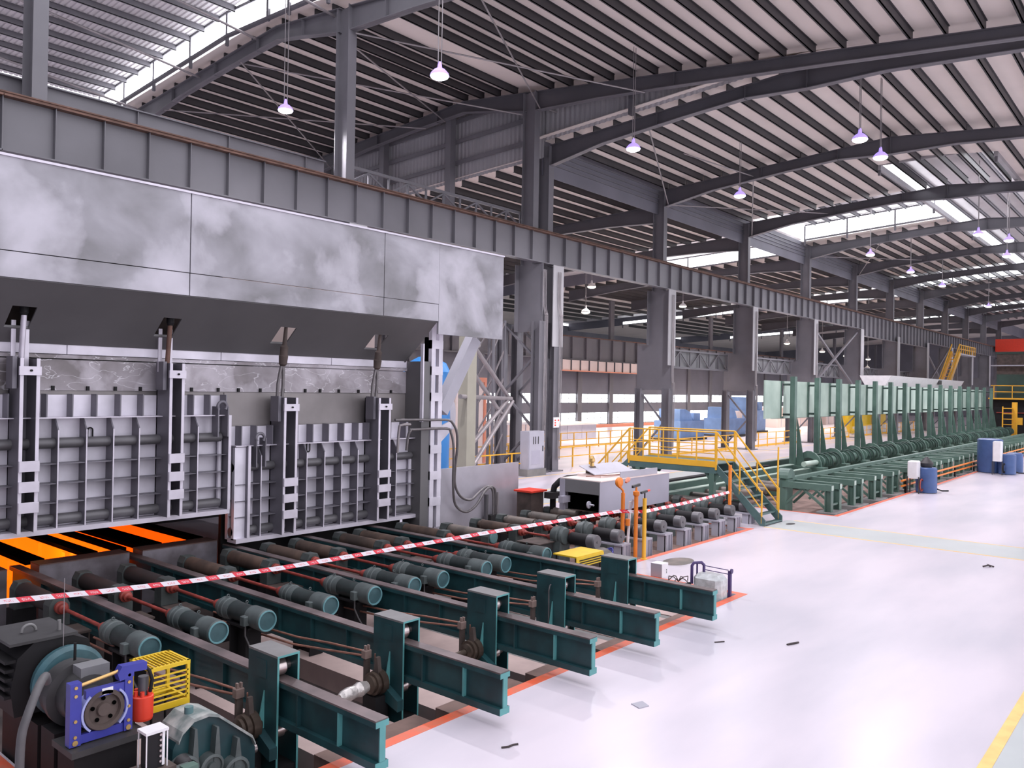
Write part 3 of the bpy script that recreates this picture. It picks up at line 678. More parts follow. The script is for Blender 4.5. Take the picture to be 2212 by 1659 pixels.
# ---- doors
def door(label, x0, x1, dz, low, up, arms, edge):
    t = MB().box(x0, x1, 15.74, 15.84, 1.45+dz, 3.84+dz).build('door', 'plate', fu); t['label'] = label
    MB().box(x0, x1, 15.40, 15.74, 1.40+dz, 1.49+dz).build('bottom_bar', 'clamp', t)
    MB().box(x0, x1, 15.47, 15.74, 3.425+dz, 3.445+dz).build('shelf', 'clamp', t)
    for x in up: MB().box(x-.012, x+.012, 15.50, 15.74, 3.445+dz, 3.86+dz).build('upper_rib', 'rib', t)
    for x in low:
        b = MB(); b.prism([(15.74, 1.49+dz), (15.45, 1.49+dz), (15.45, 3.22+dz), (15.60, 3.42+dz), (15.74, 3.42+dz)], 'x', x-.012, x+.012); b.build('vertical_rib', 'rib', t)
        MB().box(x-.011, x+.011, 15.44, 15.45, 1.49+dz, 3.22+dz).build('rib_edge', 'clamp', t)  # bright strip: frontal light on the rib edge put into the colour
    for z in (2.62, 2.27, 1.93): MB().box(x0+.02, x1-.02, 15.47, 15.74, z-.008+dz, z+.008+dz).build('horizontal_rib', 'rib', t)
    MB().cyl((x0, 15.62, 2.98+dz), (x1-.12, 15.62, 2.98+dz), .095, 16).build('cooling_tube', 'pipe_grey', t)
    MB().cyl((x0, 15.64, 1.62+dz), (x1-.12, 15.64, 1.62+dz), .095, 16).build('cooling_tube', 'pipe_grey', t)
    MB().cyl((x1-.12, 15.64, 1.62+dz), (x1-.12, 15.64, 2.98+dz), .05, 10).build('cooling_riser', 'plate', t)
    for x in edge: MB().box(x-.025, x+.025, 15.40, 15.74, 1.49+dz, 3.44+dz).build('end_plate', 'rib', t); MB().box(x-.03, x+.03, 15.385, 15.40, 1.49+dz, 3.44+dz).build('end_edge', 'clamp', t)
    for k, (xa, xb) in enumerate(arms):
        a = MB(); zt = 4.47+dz; zb = 1.49+dz
        a.box(xa, xa+.03, 15.22, 15.74, zb, zt); a.box(xb-.03, xb, 15.22, 15.74, zb, zt); a.box(xa, xb, 15.70, 15.74, zb, zt)
        a.build('lifting_arm', 'rib', t); arm = t
        for q in (xa, xb-.045): MB().box(q-.005, q+.05, 15.2, 15.22, zb, zt).build('arm_flange', 'clamp', arm)
        MB().box(xa-.03, xb+.015, 15.16, 15.2, 4.18+dz, 4.33+dz).build('clevis_plate', 'clamp', arm)
        MB().cyl(((xa+xb)/2, 15.13, 4.26+dz), ((xa+xb)/2, 15.17, 4.26+dz), .02, 10).build('pin', 'dark', arm)
        MB().box(xa-.09, xa-.02, 15.3, 15.6, 3.95+dz, 4.5+dz).build('side_lug', 'rib', arm)
        for z in (2.63, 2.28, 1.93): MB().cbox(xa-.015, xb+.015, 15.15, 15.2, z-.09+dz, z+.09+dz, .01).build('clamp_plate', 'clamp', arm)
    return t
low = [3.3, 3.8, 4.3, 4.72, 5.81, 6.29, 6.77, 7.25, 8.44]
up = [4.2, 4.6, 5.02, 5.63, 6.06, 6.48, 6.91, 7.34, 8.36, 8.72, 9.08]
d1 = door('ribbed grey furnace door raised a little over an orange glow', 2.6, 9.14, 0, low, up, [(5.10, 5.40), (7.71, 8.00)], [9.11])
low2 = [9.90, 11.07, 11.56, 12.05, 12.53, 13.75]
up2 = [9.45, 9.81, 10.20, 10.85, 11.26, 11.70, 12.14, 12.57, 12.9, 13.6, 14.1]
d2o = door('ribbed grey furnace door lowered behind the rollers, with two bent pipes at its end', 9.30, 14.50, -.66, low2, up2, [(10.29, 10.63), (12.95, 13.32)], [9.58, 14.47])
MB().box(9.30, 9.58, 15.5, 15.6, .8, 2.75).build('edge_plate', 'plate', d2o)
def arc(c, r, a0, a1, n, plane='xz'):
    out = []
    for k in range(n+1):
        w = R(a0+(a1-a0)*k/n); u, v = r*math.cos(w), r*math.sin(w)
        out.append((c[0]+u, c[1], c[2]+v) if plane == 'xz' else ((c[0], c[1]+u, c[2]+v) if plane == 'yz' else (c[0]+u, c[1]+v, c[2])))
    return out
for t, x, z in ((d1, 8.93, 3.62), (d2o, 9.83, 2.94)):   # lifting hooks at the door corners
    MB().tube(arc((x, 15.4, z), .10, -40, 220, 14), .033, 8).build('lifting_ring', 'rib', t)
    for dx in (-.1, .12): MB().box(x+dx-.012, x+dx+.012, 15.36, 15.6, z-.62, z+.0).build('hook_plate', 'rib', t)
for t, x, z in ((d1, 6.45, 3.13), (d2o, 11.28, 2.66)):
    q = arc((x, 15.70, z+.06), .045, 0, 180, 8)+arc((x, 15.70, z-.06), .045, 180, 360, 8); q.append(q[0])
    MB().tube(q, .014, 6).build('grab_handle', 'dark', t)
# lifting gear between arms and hood slots
for i, x in enumerate((5.17, 7.74)):
    t = thing('lifting_strap', 'flat grey lifting straps and rod rising into the %s hood slot' % ('first' if i == 0 else 'second, rust-streaked'), 'lifting gear', (x, 15.45, 4.4))
    for dx in (-.09, .12): MB().box(x+dx-.035, x+dx+.035, 15.50, 15.53, 4.3, 5.12+.02*i).build('strap', 'clamp', t)
    MB().cyl((x, 15.42, 4.2), (x, 15.30, 5.25), .045, 10).build('rod', 'clamp' if i == 0 else 'rust', t)
    MB().lathe((x, 15.30, 5.2), (0, 0, 1), [(0, .05), (.05, .07), (.16, .07), (.2, .04), (.5, .04)], 10).build('rod_eye', 'dark', t)
for i, x in enumerate((10.32, 12.98)):
    t = thing('lifting_strap', 'dark chain sleeve and paired steel hoses hanging from the %s hood slot' % ('third' if i == 0 else 'fourth, brightly lit'), 'lifting gear', (x, 15.4, 3.8))
    for dx in (-.06, .06): MB().tube([(x+dx, 15.45, 3.75), (x+dx*1.1, 15.42, 4.1), (x+dx*.6, 15.38, 4.4), (x+dx*.2, 15.36, 4.55)], .035, 8).build('hose', 'hose', t)
    MB().lathe((x, 15.35, 4.5), (0, -.12, 1), [(0, .05), (.04, .085), (.22, .10), (.24, .085), (.42, .085), (.46, .05), (.95, .035)], 12).build('sleeve', 'brown', t)
# cooling pipes and hoses on the grey panel
pn = thing('side_panel', 'smooth pale grey metal panel standing behind the rollers beside the slotted post', 'panel', (16.9, 15.55, 0))
MB().box(15.14, 18.62, 15.5, 15.56, .0, 1.91).build('sheet', 'panel', pn)
MB().box(15.10, 15.16, 15.44, 15.58, .0, 1.93).build('edge_frame', 'clamp', pn)
for i, (pts, lab) in enumerate((
    ([(13.55, 15.3, 3.26), (14.2, 15.2, 3.26), (14.5, 15.1, 3.25), (15.15, 15.05, 3.24), (15.35, 15.05, 3.14), (15.5, 15.05, 2.9), (15.58, 15.1, 2.5), (15.62, 15.2, 2.0), (15.72, 15.3, 1.5), (15.95, 15.3, 1.15), (16.35, 15.3, 1.02), (16.7, 15.3, 1.2), (17.0, 15.3, 1.33), (17.3, 15.3, 1.27), (17.38, 15.3, 1.05), (17.4, 15.3, .55)], 'steel pipe and hose looping lowest across the grey panel'),
    ([(13.86, 15.2, 2.5), (13.86, 15.15, 2.85), (13.9, 15.1, 3.0), (14.0, 15.1, 3.02), (15.1, 15.05, 3.02), (15.28, 15.05, 2.9), (15.38, 15.05, 2.6), (15.45, 15.1, 2.1), (15.55, 15.2, 1.5), (15.75, 15.3, .95), (16.1, 15.25, .72), (16.5, 15.25, .85), (16.85, 15.25, 1.2), (17.1, 15.25, 1.30), (17.22, 15.25, 1.1), (17.24, 15.25, .5)], 'steel pipe and hose bending down from the lowered door end'),
    ([(13.56, 15.2, 2.45), (13.56, 15.15, 3.05), (13.62, 15.12, 3.14), (13.9, 15.12, 3.15)], 'short steel inlet pipe standing on the lowered door corner'))):
    tag(MB().tube(smooth(pts), .035, 10).build('cooling_hose', 'hose' if i < 2 else 'tube', None, pts[-1]), lab, 'hose', None, 'thing')
t = thing('pipe_manifold', 'small valve manifold at the foot of the looped hoses', 'valve', (17.3, 15.3, .1))
MB().box(17.1, 17.5, 15.2, 15.4, .1, .52).build('body', 'darkgrey', t); MB().cyl((17.42, 15.25, .5), (17.42, 15.25, 1.15), .03, 8).build('stem', 'tube', t); MB().box(17.0, 17.08, 15.3, 15.4, .2, 1.1).build('bracket', 'pipe_grey', t)

# ================================================================ TEAL BEAMS AND BOX POSTS
YB0, YB1 = 6.40, 16.0
def skid_beam(i, x):
    yf = 16.7 if i < 2 else 15.9
    t = thing('skid_beam', 'teal steel I-beam with a worn brown top, %s counting from the blue brake' % ORD[i], 'beam', (x, YB0, .16), 'teal beams reaching from the furnace over the floor')
    MB().box(x-.085, x+.085, YB0+.002, yf, .655, .675).build('worn_top', 'worn_top', t)
    b = MB(); b.box(x-.087, x+.087, YB0, yf, .60, .655); b.build('top_flange', 'teal', t)
    MB().box(x-.03, x+.03, YB0+.01, yf, .24, .60).build('web', 'teal', t)
    MB().box(x-.087, x+.087, YB0, yf, .16, .24).build('bottom_flange', 'teal', t)
    b = MB(); b.box(x-.087, x+.087, YB0-.006, YB0, .60, .662); b.box(x-.032, x+.045, YB0-.006, YB0+.01, .24, .60); b.box(x-.087, x+.087, YB0-.006, YB0, .16, .242); b.build('lit_end', 'teal_lit', t)
    y = 7.02
    while y < 15.6:
        if not 8.0 < y < 8.75:
            MB().box(x-.082, x-.03, y-.012, y+.012, .24, .60).build('stiffener', 'teal_lit' if y < 7.5 else 'teal', t)
            MB().box(x+.03, x+.082, y-.012, y+.012, .24, .60).build('stiffener', 'teal', t)
        y += .84 if y > 8 else .74
    return t
for i, x in enumerate(XB): skid_beam(i, x)
SUP = []
def box_post(i, x):
    t = thing('box_post', 'teal square post straddling a beam, %s counting from the blue brake' % ORD[i], 'post', (x, 8.1, -.62), 'teal box posts around the beams')
    x0, x1, y0, y1, zt = x-.13, x+.17, 8.08, 8.68, .965
    MB().box(x0, x1, y0, y1, zt-.025, zt).build('top_plate', 'greymetal', t)
    l = MB().box(x0, x0+.025, y0+.004, y1, -.62, zt-.025).build('left_plate', 'teal', t)
    MB().box(x1-.025, x1, y0+.004, y1, -.62, zt-.025).build('right_plate', 'teal', t)
    b = MB(); b.box(x0, x0+.025, y0, y0+.004, -.62, zt-.025); b.box(x1-.025, x1, y0, y0+.004, -.62, zt-.025); b.box(x0, x1, y0-.002, y0, zt-.025, zt); b.build('front_edge', 'teal_lit', t)
    MB().box(x0+.025, x1-.025, y0+.02, y1, -.62, -.34).build('base_block', 'dark', t)
    MB().box(x0-.006, x0, 8.30, 8.52, .66, .87).build('cover_plate', 'teal', l)
    b = MB(); b.prism([(x0, .08), (x0-.085, .08), (x0, .52)], 'y', 8.33, 8.35); b.build('gusset', 'teal_lit', l)
    b = MB(); b.prism([(8.38, .10), (8.06, -.06), (8.06, -.20), (8.38, -.10)], 'x', x0-.10, x0); b.build('foot_bracket', 'teal', l)
    MB().lathe((x0+.025, 8.26, .782), (1, 0, 0), [(0, .10), (.16, .10), (.18, .085), (.18, .05), (.25, .05)], 20).build('top_roller', 'shiny', t)
    MB().lathe((x0+.025, 8.2, .07), (1, 0, 0), [(0, .085), (.12, .085), (.14, .06), (.25, .04)], 16).build('bottom_roller', 'shiny', t)
    if i == 3:
        MB().tube([(x0-.02, 8.36, .80), (x0-.05, 8.36, .79), (x0-.05, 8.38, .7), (x0-.04, 8.38, .15), (x0-.03, 8.4, -.3)], .012, 6).build('cable', 'cable', t)
for i, x in enumerate(XB): box_post(i, x)
# crank bearings with hose blocks beside the posts, and copper tubes along the beams
for i, x in enumerate(XB):
    xb = x-.28
    if i < 3:
        t = thing('crank_bearing', 'dusty bronze crank flange on a shaft beside the %s box post from the blue brake' % ORD[i], 'bearing', (xb, 8.42, -.1))
        MB().lathe((xb-.17, 8.42, .12), (1, 0, 0), [(0, .06), (.03, .12), (.07, .12), (.075, .155), (.12, .155), (.125, .135), (.15, .135), (.155, .165), (.25, .165), (.26, .12), (.30, .10)], 24).build('flange', 'bronze', t)
        b = MB(); b.prism([(8.36, .22), (8.48, .22), (8.44, .46), (8.40, .46)], 'x', xb-.02, xb+.04); b.build('lever', 'brown', t)
        MB().tube([(xb+.03, 8.5, .48), (xb+.05, 8.52, .33), (xb+.09, 8.5, .15), (xb+.13, 8.4, -.02)], .010, 6).build('grease_line', 'copper', t)
        MB().box(xb-.12, xb+.1, 8.3, 8.56, -.6, -.03).build('pedestal', 'dark', t)
        if i == 1:
            MB().lathe((xb-.62, 8.42, .08), (1, 0, .08), [(0, .05), (.05, .075), (.15, .09), (.25, .08), (.33, .10), (.45, .07)], 12).build('wrapped_shaft', 'wrap', t)
        else: MB().cyl((xb-.5, 8.42, .1), (xb-.17, 8.42, .12), .05, 12).build('shaft', 'bronze', t)
    t = thing('copper_tubes', 'pair of dusty copper tubes running along the %s beam from the blue brake' % ORD[i], 'pipe', (xb, 8.4, .4))
    MB().cbox(xb-.05, xb+.06, 8.60, 8.70, .40, .51, .01).build('clamp_block', 'clampbrown', t)
    for dx in (-.02, .03): MB().box(xb+dx-.012, xb+dx+.012, 8.62, 8.66, .51, .57).build('clamp_lug', 'clampbrown', t)
    MB().tube([(xb, 8.7, .48), (xb-.02, 9.4, .44), (xb-.02, 10.2, .36), (xb, 11.4, .30), (xb, 12.6, .27)], .016, 6).build('tube', 'copper', t)
    MB().tube([(xb-.03, 8.7, .43), (xb-.08, 9.4, .36), (xb-.09, 10.2, .27), (xb-.07, 11.4, .22), (xb-.07, 12.6, .20)], .016, 6).build('tube', 'copper', t)
    MB().box(xb-.03, xb+.05, 8.62, 8.67, -.3, .40).build('stand_rod', 'brown', t)

# ================================================================ ROLLERS AND MOTORS BETWEEN THE BEAMS
ZR = .56
def roller(x, y0, y1, z, r, label, group, barrel='roll', collars=False):
    t = thing('table_roller', label, 'roller', (x, (y0+y1)/2, 0), group)
    prof = [(0, r*.7), (.02, r), (y1-y0-.02, r), (y1-y0, r*.7)]
    if collars: L = y1-y0; prof = [(0, r*.72), (.07, r*.72), (.07, r*1.05), (.12, r*1.05), (.12, r), (L-.15, r), (L-.15, r*1.05), (L-.10, r*1.05), (L-.10, r*.72), (L, r*.72)]
    MB().lathe((x, y0, z), (0, 1, 0), prof, 24).build('barrel', barrel, t)
    for ya, yb in ((y0-.26, y0-.02), (y1+.02, y1+.24)):
        b = MB(); q = r*1.05
        b.prism([(x-q, z-.3), (x+q, z-.3), (x+q, z+.03), (x+q*.62, z+q*.95), (x-q*.62, z+q*.95), (x-q, z+.03)], 'y', ya, yb); b.build('bearing_block', 'bearing', t)
        MB().box(x-q*1.2, x+q*1.2, ya-.03, yb+.03, -.62, z-.3).build('pedestal', 'dark', t)
    return t
def shaft(x, ya, yb, z, label, group, r=.028, flange=.085):
    t = thing('drive_shaft', label, 'shaft', (x, (ya+yb)/2, z), group)
    MB().cyl((x, ya+.1, z), (x, yb-.1, z), r, 12).build('shaft_tube', 'red', t)
    MB().lathe((x, ya, z), (0, 1, 0), [(0, flange), (.08, flange), (.12, flange*.85), (.2, r*1.3)], 18).build('coupling', 'red', t)
    MB().lathe((x, yb, z), (0, -1, 0), [(0, flange*1.15), (.06, flange*1.15), (.07, flange*.85), (.14, flange*.85), (.16, r*1.6), (.24, r*1.3)], 18).build('coupling', 'red', t)
def gear_motor(x, z, label, group):
    y0, y1 = 10.62, 11.9
    t = thing('gear_motor', label, 'motor', (x, 11.2, -.3), group)
    MB().lathe((x, y1, z), (0, -1, 0), [(0, .07), (.0, .12), (.04, .135), (.10, .15), (.10, .165), (.15, .165), (.16, .15), (.22, .15), (.22, .168), (.26, .168), (.27, .155), (.40, .155)], 24).build('gearbox', 'motor_grey', t)
    MB().lathe((x, y1-.40, z), (0, -1, 0), [(0, .145), (.50, .145)], 24).build('motor_body', 'motor', t)
    MB().lathe((x, y1-.88, z), (0, -1, 0), [(0, .145), (.02, .165), (.37, .168), (.40, .155), (.40, .135)], 28, False).build('fan_cover', 'motor_grey', t)
    MB().lathe((x, y0+.0, z), (0, 1, 0), [(.012, .158), (-.008, .156), (-.010, .146), (-.008, .136), (.012, .134)], 28, False).build('cover_rim', 'rim', t)
    MB().lathe((x, y0+.012, z), (0, -1, 0), [(0, .135), (.004, .02)], 24).build('fan_grille', 'fan', t)
    MB().cbox(x-.23, x-.12, 10.88, 11.0, z-.09, z+.05, .01).build('terminal_box', 'motor_grey', t)
    for yy in (11.72, 11.18):
        MB().tube(arc((x, yy, z+.185), .02, -90, 270, 10), .008, 6).build('eye_bolt', 'motor_grey', t)
    MB().tube([(x-.17, 10.94, z-.09), (x-.17, 10.94, z-.25), (x-.12, 10.9, z-.4), (x-.05, 10.8, z-.6)], .014, 6).build('cable', 'cable', t)
    b = MB(); b.prism([(x-.13, -.3), (x+.13, -.3), (x+.13, z-.14), (x-.13, z-.14)], 'y', 10.98, 11.0); b.prism([(x-.13, -.3), (x+.13, -.3), (x+.13, z-.14), (x-.13, z-.14)], 'y', 11.42, 11.44)
    b.box(x-.15, x+.15, 10.9, 11.5, z-.17, z-.14); b.box(x-.012, x+.012, 11.0, 11.42, -.3, z-.17); b.build('stand', 'dark', t)
    return t
XM = [5.18, 6.17, 6.96, 8.12, 9.03, 9.94, 10.65, 11.84, 12.42, 13.75]
where = ['before the first teal beam', 'first between the first and second teal beams', 'second between the first and second teal beams', 'first between the second and third teal beams', 'second between the second and third teal beams', 'first between the third and fourth teal beams', 'second between the third and fourth teal beams', 'first between the fourth and fifth teal beams', 'second between the fourth and fifth teal beams', 'just past the fifth teal beam']
for i, x in enumerate(XM):
    w = where[i]
    roller(x, 13.85, 15.05, ZR, .145, ('shade-darkened' if i < 3 else 'rust-brown')+' steel roller with grey-green bearings, '+w, 'rollers between the teal beams', 'roll_shaded' if i < 3 else 'roll')
    shaft(x, 11.92, 13.56, ZR, 'dull red drive shaft with round couplings, '+w, 'red shafts between the teal beams')
    gm = gear_motor(x, ZR, 'teal-capped electric gear motor, '+w, 'gear motors between the teal beams')
    t = thing('shaft_guard', 'dusty tray under the red coupling, %s' % w, 'tray', (x, 13.2, -.3), 'dusty trays under the couplings')
    MB().box(x-.22, x+.22, 12.95, 13.45, .26, .29).build('tray', 'brown', t)
    for dx, yy in ((-.2, 12.98), (.2, 12.98)): MB().cyl((x+dx, yy, -.62), (x+dx, yy, .26), .012, 6).build('leg', 'brown', t)
# long rollers past the beams
XL = [14.62]+[15.8+1.04*k for k in range(9)]
for k, x in enumerate(XL[:1]):
    roller(x, 13.2, 14.35, .52, .16, 'thick dark roller with a pale teal end cap, right after the fifth beam', 'long rollers', 'roll_grey')
    MB().lathe((x, 12.94, .52), (0, -1, 0), [(0, .14), (.04, .14), (.05, .12)], 20).build('end_cap', 'motor_cap', bpy.data.objects[[o.name for o in bpy.data.objects if o.name.startswith('table_roller')][-1]])
for k in range(9):
    x = XL[k+1]
    roller(x, 13.35, 14.45, .52, .135, 'long brown collared roller, %s counting from the grey panel' % ORD[k], 'long rollers by the grey cover', 'roll_grey' if k else 'roll', True)
    shaft(x, 12.0, 13.05, .50, 'slim red shaft behind a black motor, %s counting from the fifth beam' % ORD[k], 'red shafts behind the black motors', .03, .09)
def black_motor(k, x):
    z = .50
    t = thing('black_motor', 'black gear motor on a grey stand, %s counting from the fifth beam' % ORD[k], 'motor', (x+.15, 11.2, -.12), 'black gear motors beside the orange line')
    xm = x+.16
    MB().lathe((xm, 11.62, z), (0, -1, 0), [(0, .15), (.52, .15), (.52, .16), (.54, .16)], 24).build('motor_body', 'dark', t)
    MB().lathe((xm, 11.10, z), (0, -1, 0), [(0, .165), (.20, .17), (.235, .155), (.235, .03), (.25, .03)], 24).build('end_cap', 'pipe_grey', t)
    g = MB(); g.lathe((x-.02, 11.66, z+.06), (0, 1, 0), [(0, .19), (.06, .22), (.12, .20), (.14, .23), (.22, .23), (.24, .20), (.34, .20), (.38, .15), (.42, .1)], 20); g.build('gear_case', 'motor_grey', t)
    b = MB()
    b.prism([(x-.24, -.12), (x+.22, -.12), (x+.18, z+.02), (x-.2, z+.02)], 'y', 11.7, 12.0); b.build('case_foot', 'motor_grey', t)
    MB().lathe((x+.16, 11.66, z+.10), (0, -1, 0), [(0, .075), (.05, .075), (.06, .05), (.10, .05)], 12).build('red_hub', 'red', t)
    MB().tube(arc((x-.02, 11.82, z+.30), .025, -90, 270, 8), .01, 6).build('eye_bolt', 'motor_grey', t)
    b = MB(); b.box(xm-.2, xm+.2, 10.72, 11.4, z-.2, z-.16); b.build('stand_plate', 'palegrey', t)
    b = MB(); b.box(xm-.16, xm+.16, 10.74, 10.765, -.12, z-.2); b.box(xm-.16, xm-.14, 10.70, 10.98, -.12, z-.2); b.box(xm+.03, xm+.05, 10.70, 10.98, -.12, z-.2); b.box(xm+.14, xm+.16, 10.70, 10.98, -.12, z-.2); b.build('stand', 'palegrey', t)
for k in range(9): black_motor(k, 15.85+1.04*k)
# ================================================================ BRAKE DRIVE, GUARD CAGE AND GEARBOX
bd = thing('brake_drive', 'royal blue drum brake on a dusty grey motor, on a black pedestal', 'brake', (3.55, 8.6, -.62))
for x0, x1, y0, y1, zt in ((3.25, 3.85, 8.12, 8.5, .56), (3.26, 3.78, 8.62, 8.95, .60), (3.28, 3.9, 9.1, 10.1, .55)):
    MB().box(x0, x1, y0, y1, -.62, zt).build('pedestal', 'dark', bd)
MB().box(3.2, 3.92, 8.05, 8.52, .54, .60).build('base_plate', 'darkgrey', bd)
fr = MB(); fr.box(3.22, 3.325, 8.16, 8.26, .61, 1.21); fr.build('brake_lever', 'blue', bd)
MB().box(3.735, 3.815, 8.16, 8.24, .62, 1.22).build('brake_lever', 'blue', bd)
b = MB(); b.prism([(3.68, 1.13), (3.82, 1.15), (3.82, 1.19), (3.95, 1.18), (3.95, 1.26), (3.70, 1.27), (3.66, 1.2)], 'y', 8.15, 8.25); b.build('bell_crank', 'blue', bd)
MB().box(3.325, 3.735, 8.18, 8.22, .615, .70).build('bottom_bar', 'blue', bd)
tb = MB(); tb.box(3.37, 3.735, 8.17, 8.23, 1.02, 1.11); tbo = tb.build('top_bar', 'blue', bd)
npl = MB().box(3.515, 3.62, 8.16, 8.17, 1.035, 1.095).build('name_plate', 'white', tbo)
MB().cyl((3.30, 8.2, 1.165), (3.70, 8.2, 1.22), .018, 10).build('pull_rod', 'brass', bd)
MB().lathe((3.545, 8.30, .885), (0, -1, 0), [(-.12, .06), (0, .185), (.04, .20), (.12, .20), (.14, .19), (.14, .155), (.10, .145), (.10, .07), (.13, .06), (.13, .02)], 32).build('brake_drum', 'brown', bd)
for k in range(5):
    w = R(72*k+20); c = (3.545+.108*math.cos(w), 8.196, .885+.108*math.sin(w))
    MB().cyl(c, (c[0], 8.185, c[2]), .02, 10).build('drum_hole', 'black', bd)
for a0, a1 in ((130, 230), (-50, 50)):
    b = MB()
    p = [(3.545+.225*math.cos(R(a)), .885+.225*math.sin(R(a))) for a in range(a0, a1+1, 10)]+[(3.545+.205*math.cos(R(a)), .885+.205*math.sin(R(a))) for a in range(a1, a0-1, -10)]
    b.prism(p, 'y', 8.15, 8.28); b.build('brake_shoe', 'lilac', bd)
for x, zs in ((3.27, (1.17, 1.09, .85, .70, .645)), (3.775, (1.17, 1.10, .86, .72, .65))):
    for z in zs: MB().cyl((x, 8.15, z), (x, 8.17, z), .016 if z > .66 else .026, 10).build('bolt_head', 'brass', bd)
th = MB(); th.lathe((3.985, 8.30, .63), (0, 0, 1), [(0, .095), (.02, .10), (.24, .105), (.25, .09)], 24); tho = th.build('thruster_can', 'redbright', bd)
MB().cyl((3.985, 8.30, .88), (3.985, 8.30, 1.07), .05, 12).build('thruster_rod', 'pipe_grey', tho)
for k in range(6): w = R(60*k); MB().cyl((3.985+.075*math.cos(w), 8.3+.075*math.sin(w), .86), (3.985+.075*math.cos(w), 8.3+.075*math.sin(w), .93), .022, 8).build('can_boss', 'redbright', tho)
MB().tube([(4.02, 8.22, .92), (4.03, 8.2, 1.05), (4.01, 8.22, 1.14), (3.94, 8.24, 1.22)], .018, 6).build('thruster_fork', 'dark', tho)
MB().lathe((3.545, 9.0, .90), (0, -1, 0), [(0, .30), (.16, .30), (.19, .33), (.27, .33), (.28, .25), (.48, .24), (.5, .14), (.6, .12)], 32).build('motor_flange', 'darkgrey', bd)
MB().lathe((3.60, 9.22, .92), (0, -1, 0), [(0, .36), (.08, .37), (.13, .33), (.14, .12)], 32).build('guard_disc', 'rimdark', bd)
MB().box(3.46, 3.74, 8.52, 8.72, 1.08, 1.22).build('junction_box', 'greybox_dark', bd)
MB().cyl((3.55, 8.9, 1.18), (3.55, 8.9, 1.38), .015, 8).build('grease_nipple', 'dark', bd)
mb_ = MB(); mb_.prism([(3.12, .62), (3.9, .62), (3.95, .9), (3.84, 1.28), (3.66, 1.36), (3.30, 1.36), (3.14, 1.22), (3.08, .9)], 'y', 9.28, 10.1); mot = mb_.build('motor_body', 'dark', bd)
for k in range(5): MB().box(3.03, 3.14, 9.3, 10.05, .82+.09*k, .85+.09*k).build('cooling_fin', 'dark', mot)
MB().box(3.06, 3.72, 9.26, 10.05, 1.36, 1.39).build('motor_lid', 'darkgrey', mot)
MB().tube(arc((3.35, 9.6, 1.40), .07, 0, 180, 10), .016, 8).build('lifting_eye', 'greymetal', mot)
MB().tube([(3.6, 9.45, 1.39), (3.6, 9.45, 1.5)], .02, 8).build('lifting_bolt', 'greymetal', mot)
MB().cyl((3.55, 9.2, .62), (3.55, 9.2, 2.0), .004, 6).build('wire', 'tube', bd)
tag(MB().tube(smooth([(3.12, 8.45, 1.2), (3.05, 8.3, 1.31), (2.92, 8.1, 1.29), (2.80, 8.0, 1.1), (2.75, 8.0, .9), (2.74, 8.0, .5), (2.74, 8.0, 0.0)]), .038, 10).build('cable_conduit', 'cable', None, (2.74, 8.0, 0.0)), 'thick grey cable conduit bending down beside the blue brake motor', 'conduit', None, 'thing')
cg = thing('guard_cage', 'yellow slatted guard cage over the red can, next to the blue brake', 'cage', (4.33, 8.63, -.3))
cx0, cx1, cy0, cy1, cz0, cz1 = 4.11, 4.55, 8.40, 8.88, .61, 1.08
for x, y in ((cx0, cy0), (cx1, cy0), (cx0, cy1), (cx1, cy1)):
    a = .02 if x == cx0 else -.02; c = .02 if y == cy0 else -.02
    MB().box(min(x, x+a*1.7), max(x, x+a*1.7), min(y, y+c*1.7), max(y, y+c*1.7), cz0, cz1).build('corner_bar', 'yellow', cg)
for z0, z1 in ((cz0, cz0+.065), (cz1-.038, cz1)):
    for b in (MB().box(cx0, cx1, cy0-.002, cy0+.025, z0, z1), MB().box(cx0, cx1, cy1-.025, cy1+.002, z0, z1), MB().box(cx0-.002, cx0+.025, cy0, cy1, z0, z1), MB().box(cx1-.025, cx1+.002, cy0, cy1, z0, z1)): b.build('edge_bar', 'yellow', cg)
for k in range(6):
    z = cz0+.10+.052*k
    MB().box(cx0+.02, cx1-.02, cy0, cy0+.012, z, z+.017).build('slat', 'yellow', cg);
for k in range(9):
    x = cx0+.055+.042*k; MB().box(x-.0065, x+.0065, cy0+.02, cy1-.02, cz1-.015, cz1).build('slat', 'yellow', cg)
for x, y in ((4.15, 8.45), (4.5, 8.45), (4.5, 8.84), (4.15, 8.84)): MB().cyl((x, y, -.3), (x, y, cz0), .014, 8).build('leg', 'dark', cg)
gb = thing('gearbox', 'dusty grey-green cast gearbox with a sloping lid, in front of the yellow cage', 'gearbox', (4.5, 7.8, -.62))
pr = [(4.05, .15), (4.07, .42), (4.14, .58), (4.26, .67), (4.42, .68), (4.52, .64), (4.92, .30), (5.0, .16), (5.0, -.1), (4.05, -.1)]
b = MB(); b.prism(pr, 'y', 7.82, 8.14); body = b.build('housing', 'teal', gb)
b = MB(); pl = [(4.10, .50), (4.14, .585), (4.26, .68), (4.42, .69), (4.53, .65), (4.93, .31), (4.97, .22)]
for (xa, za), (xb, zb) in zip(pl, pl[1:]):
    b.hexa([(xa, 7.76, za-.02), (xb, 7.76, zb-.02), (xb, 8.18, zb-.02), (xa, 8.18, za-.02), (xa, 7.76, za+.012), (xb, 7.76, zb+.012), (xb, 8.18, zb+.012), (xa, 8.18, za+.012)])
b.build('lid', 'dusty', gb)
MB().cyl((4.30, 7.95, .68), (4.30, 7.95, .76), .045, 14).build('breather_cap', 'motor_cap', gb)
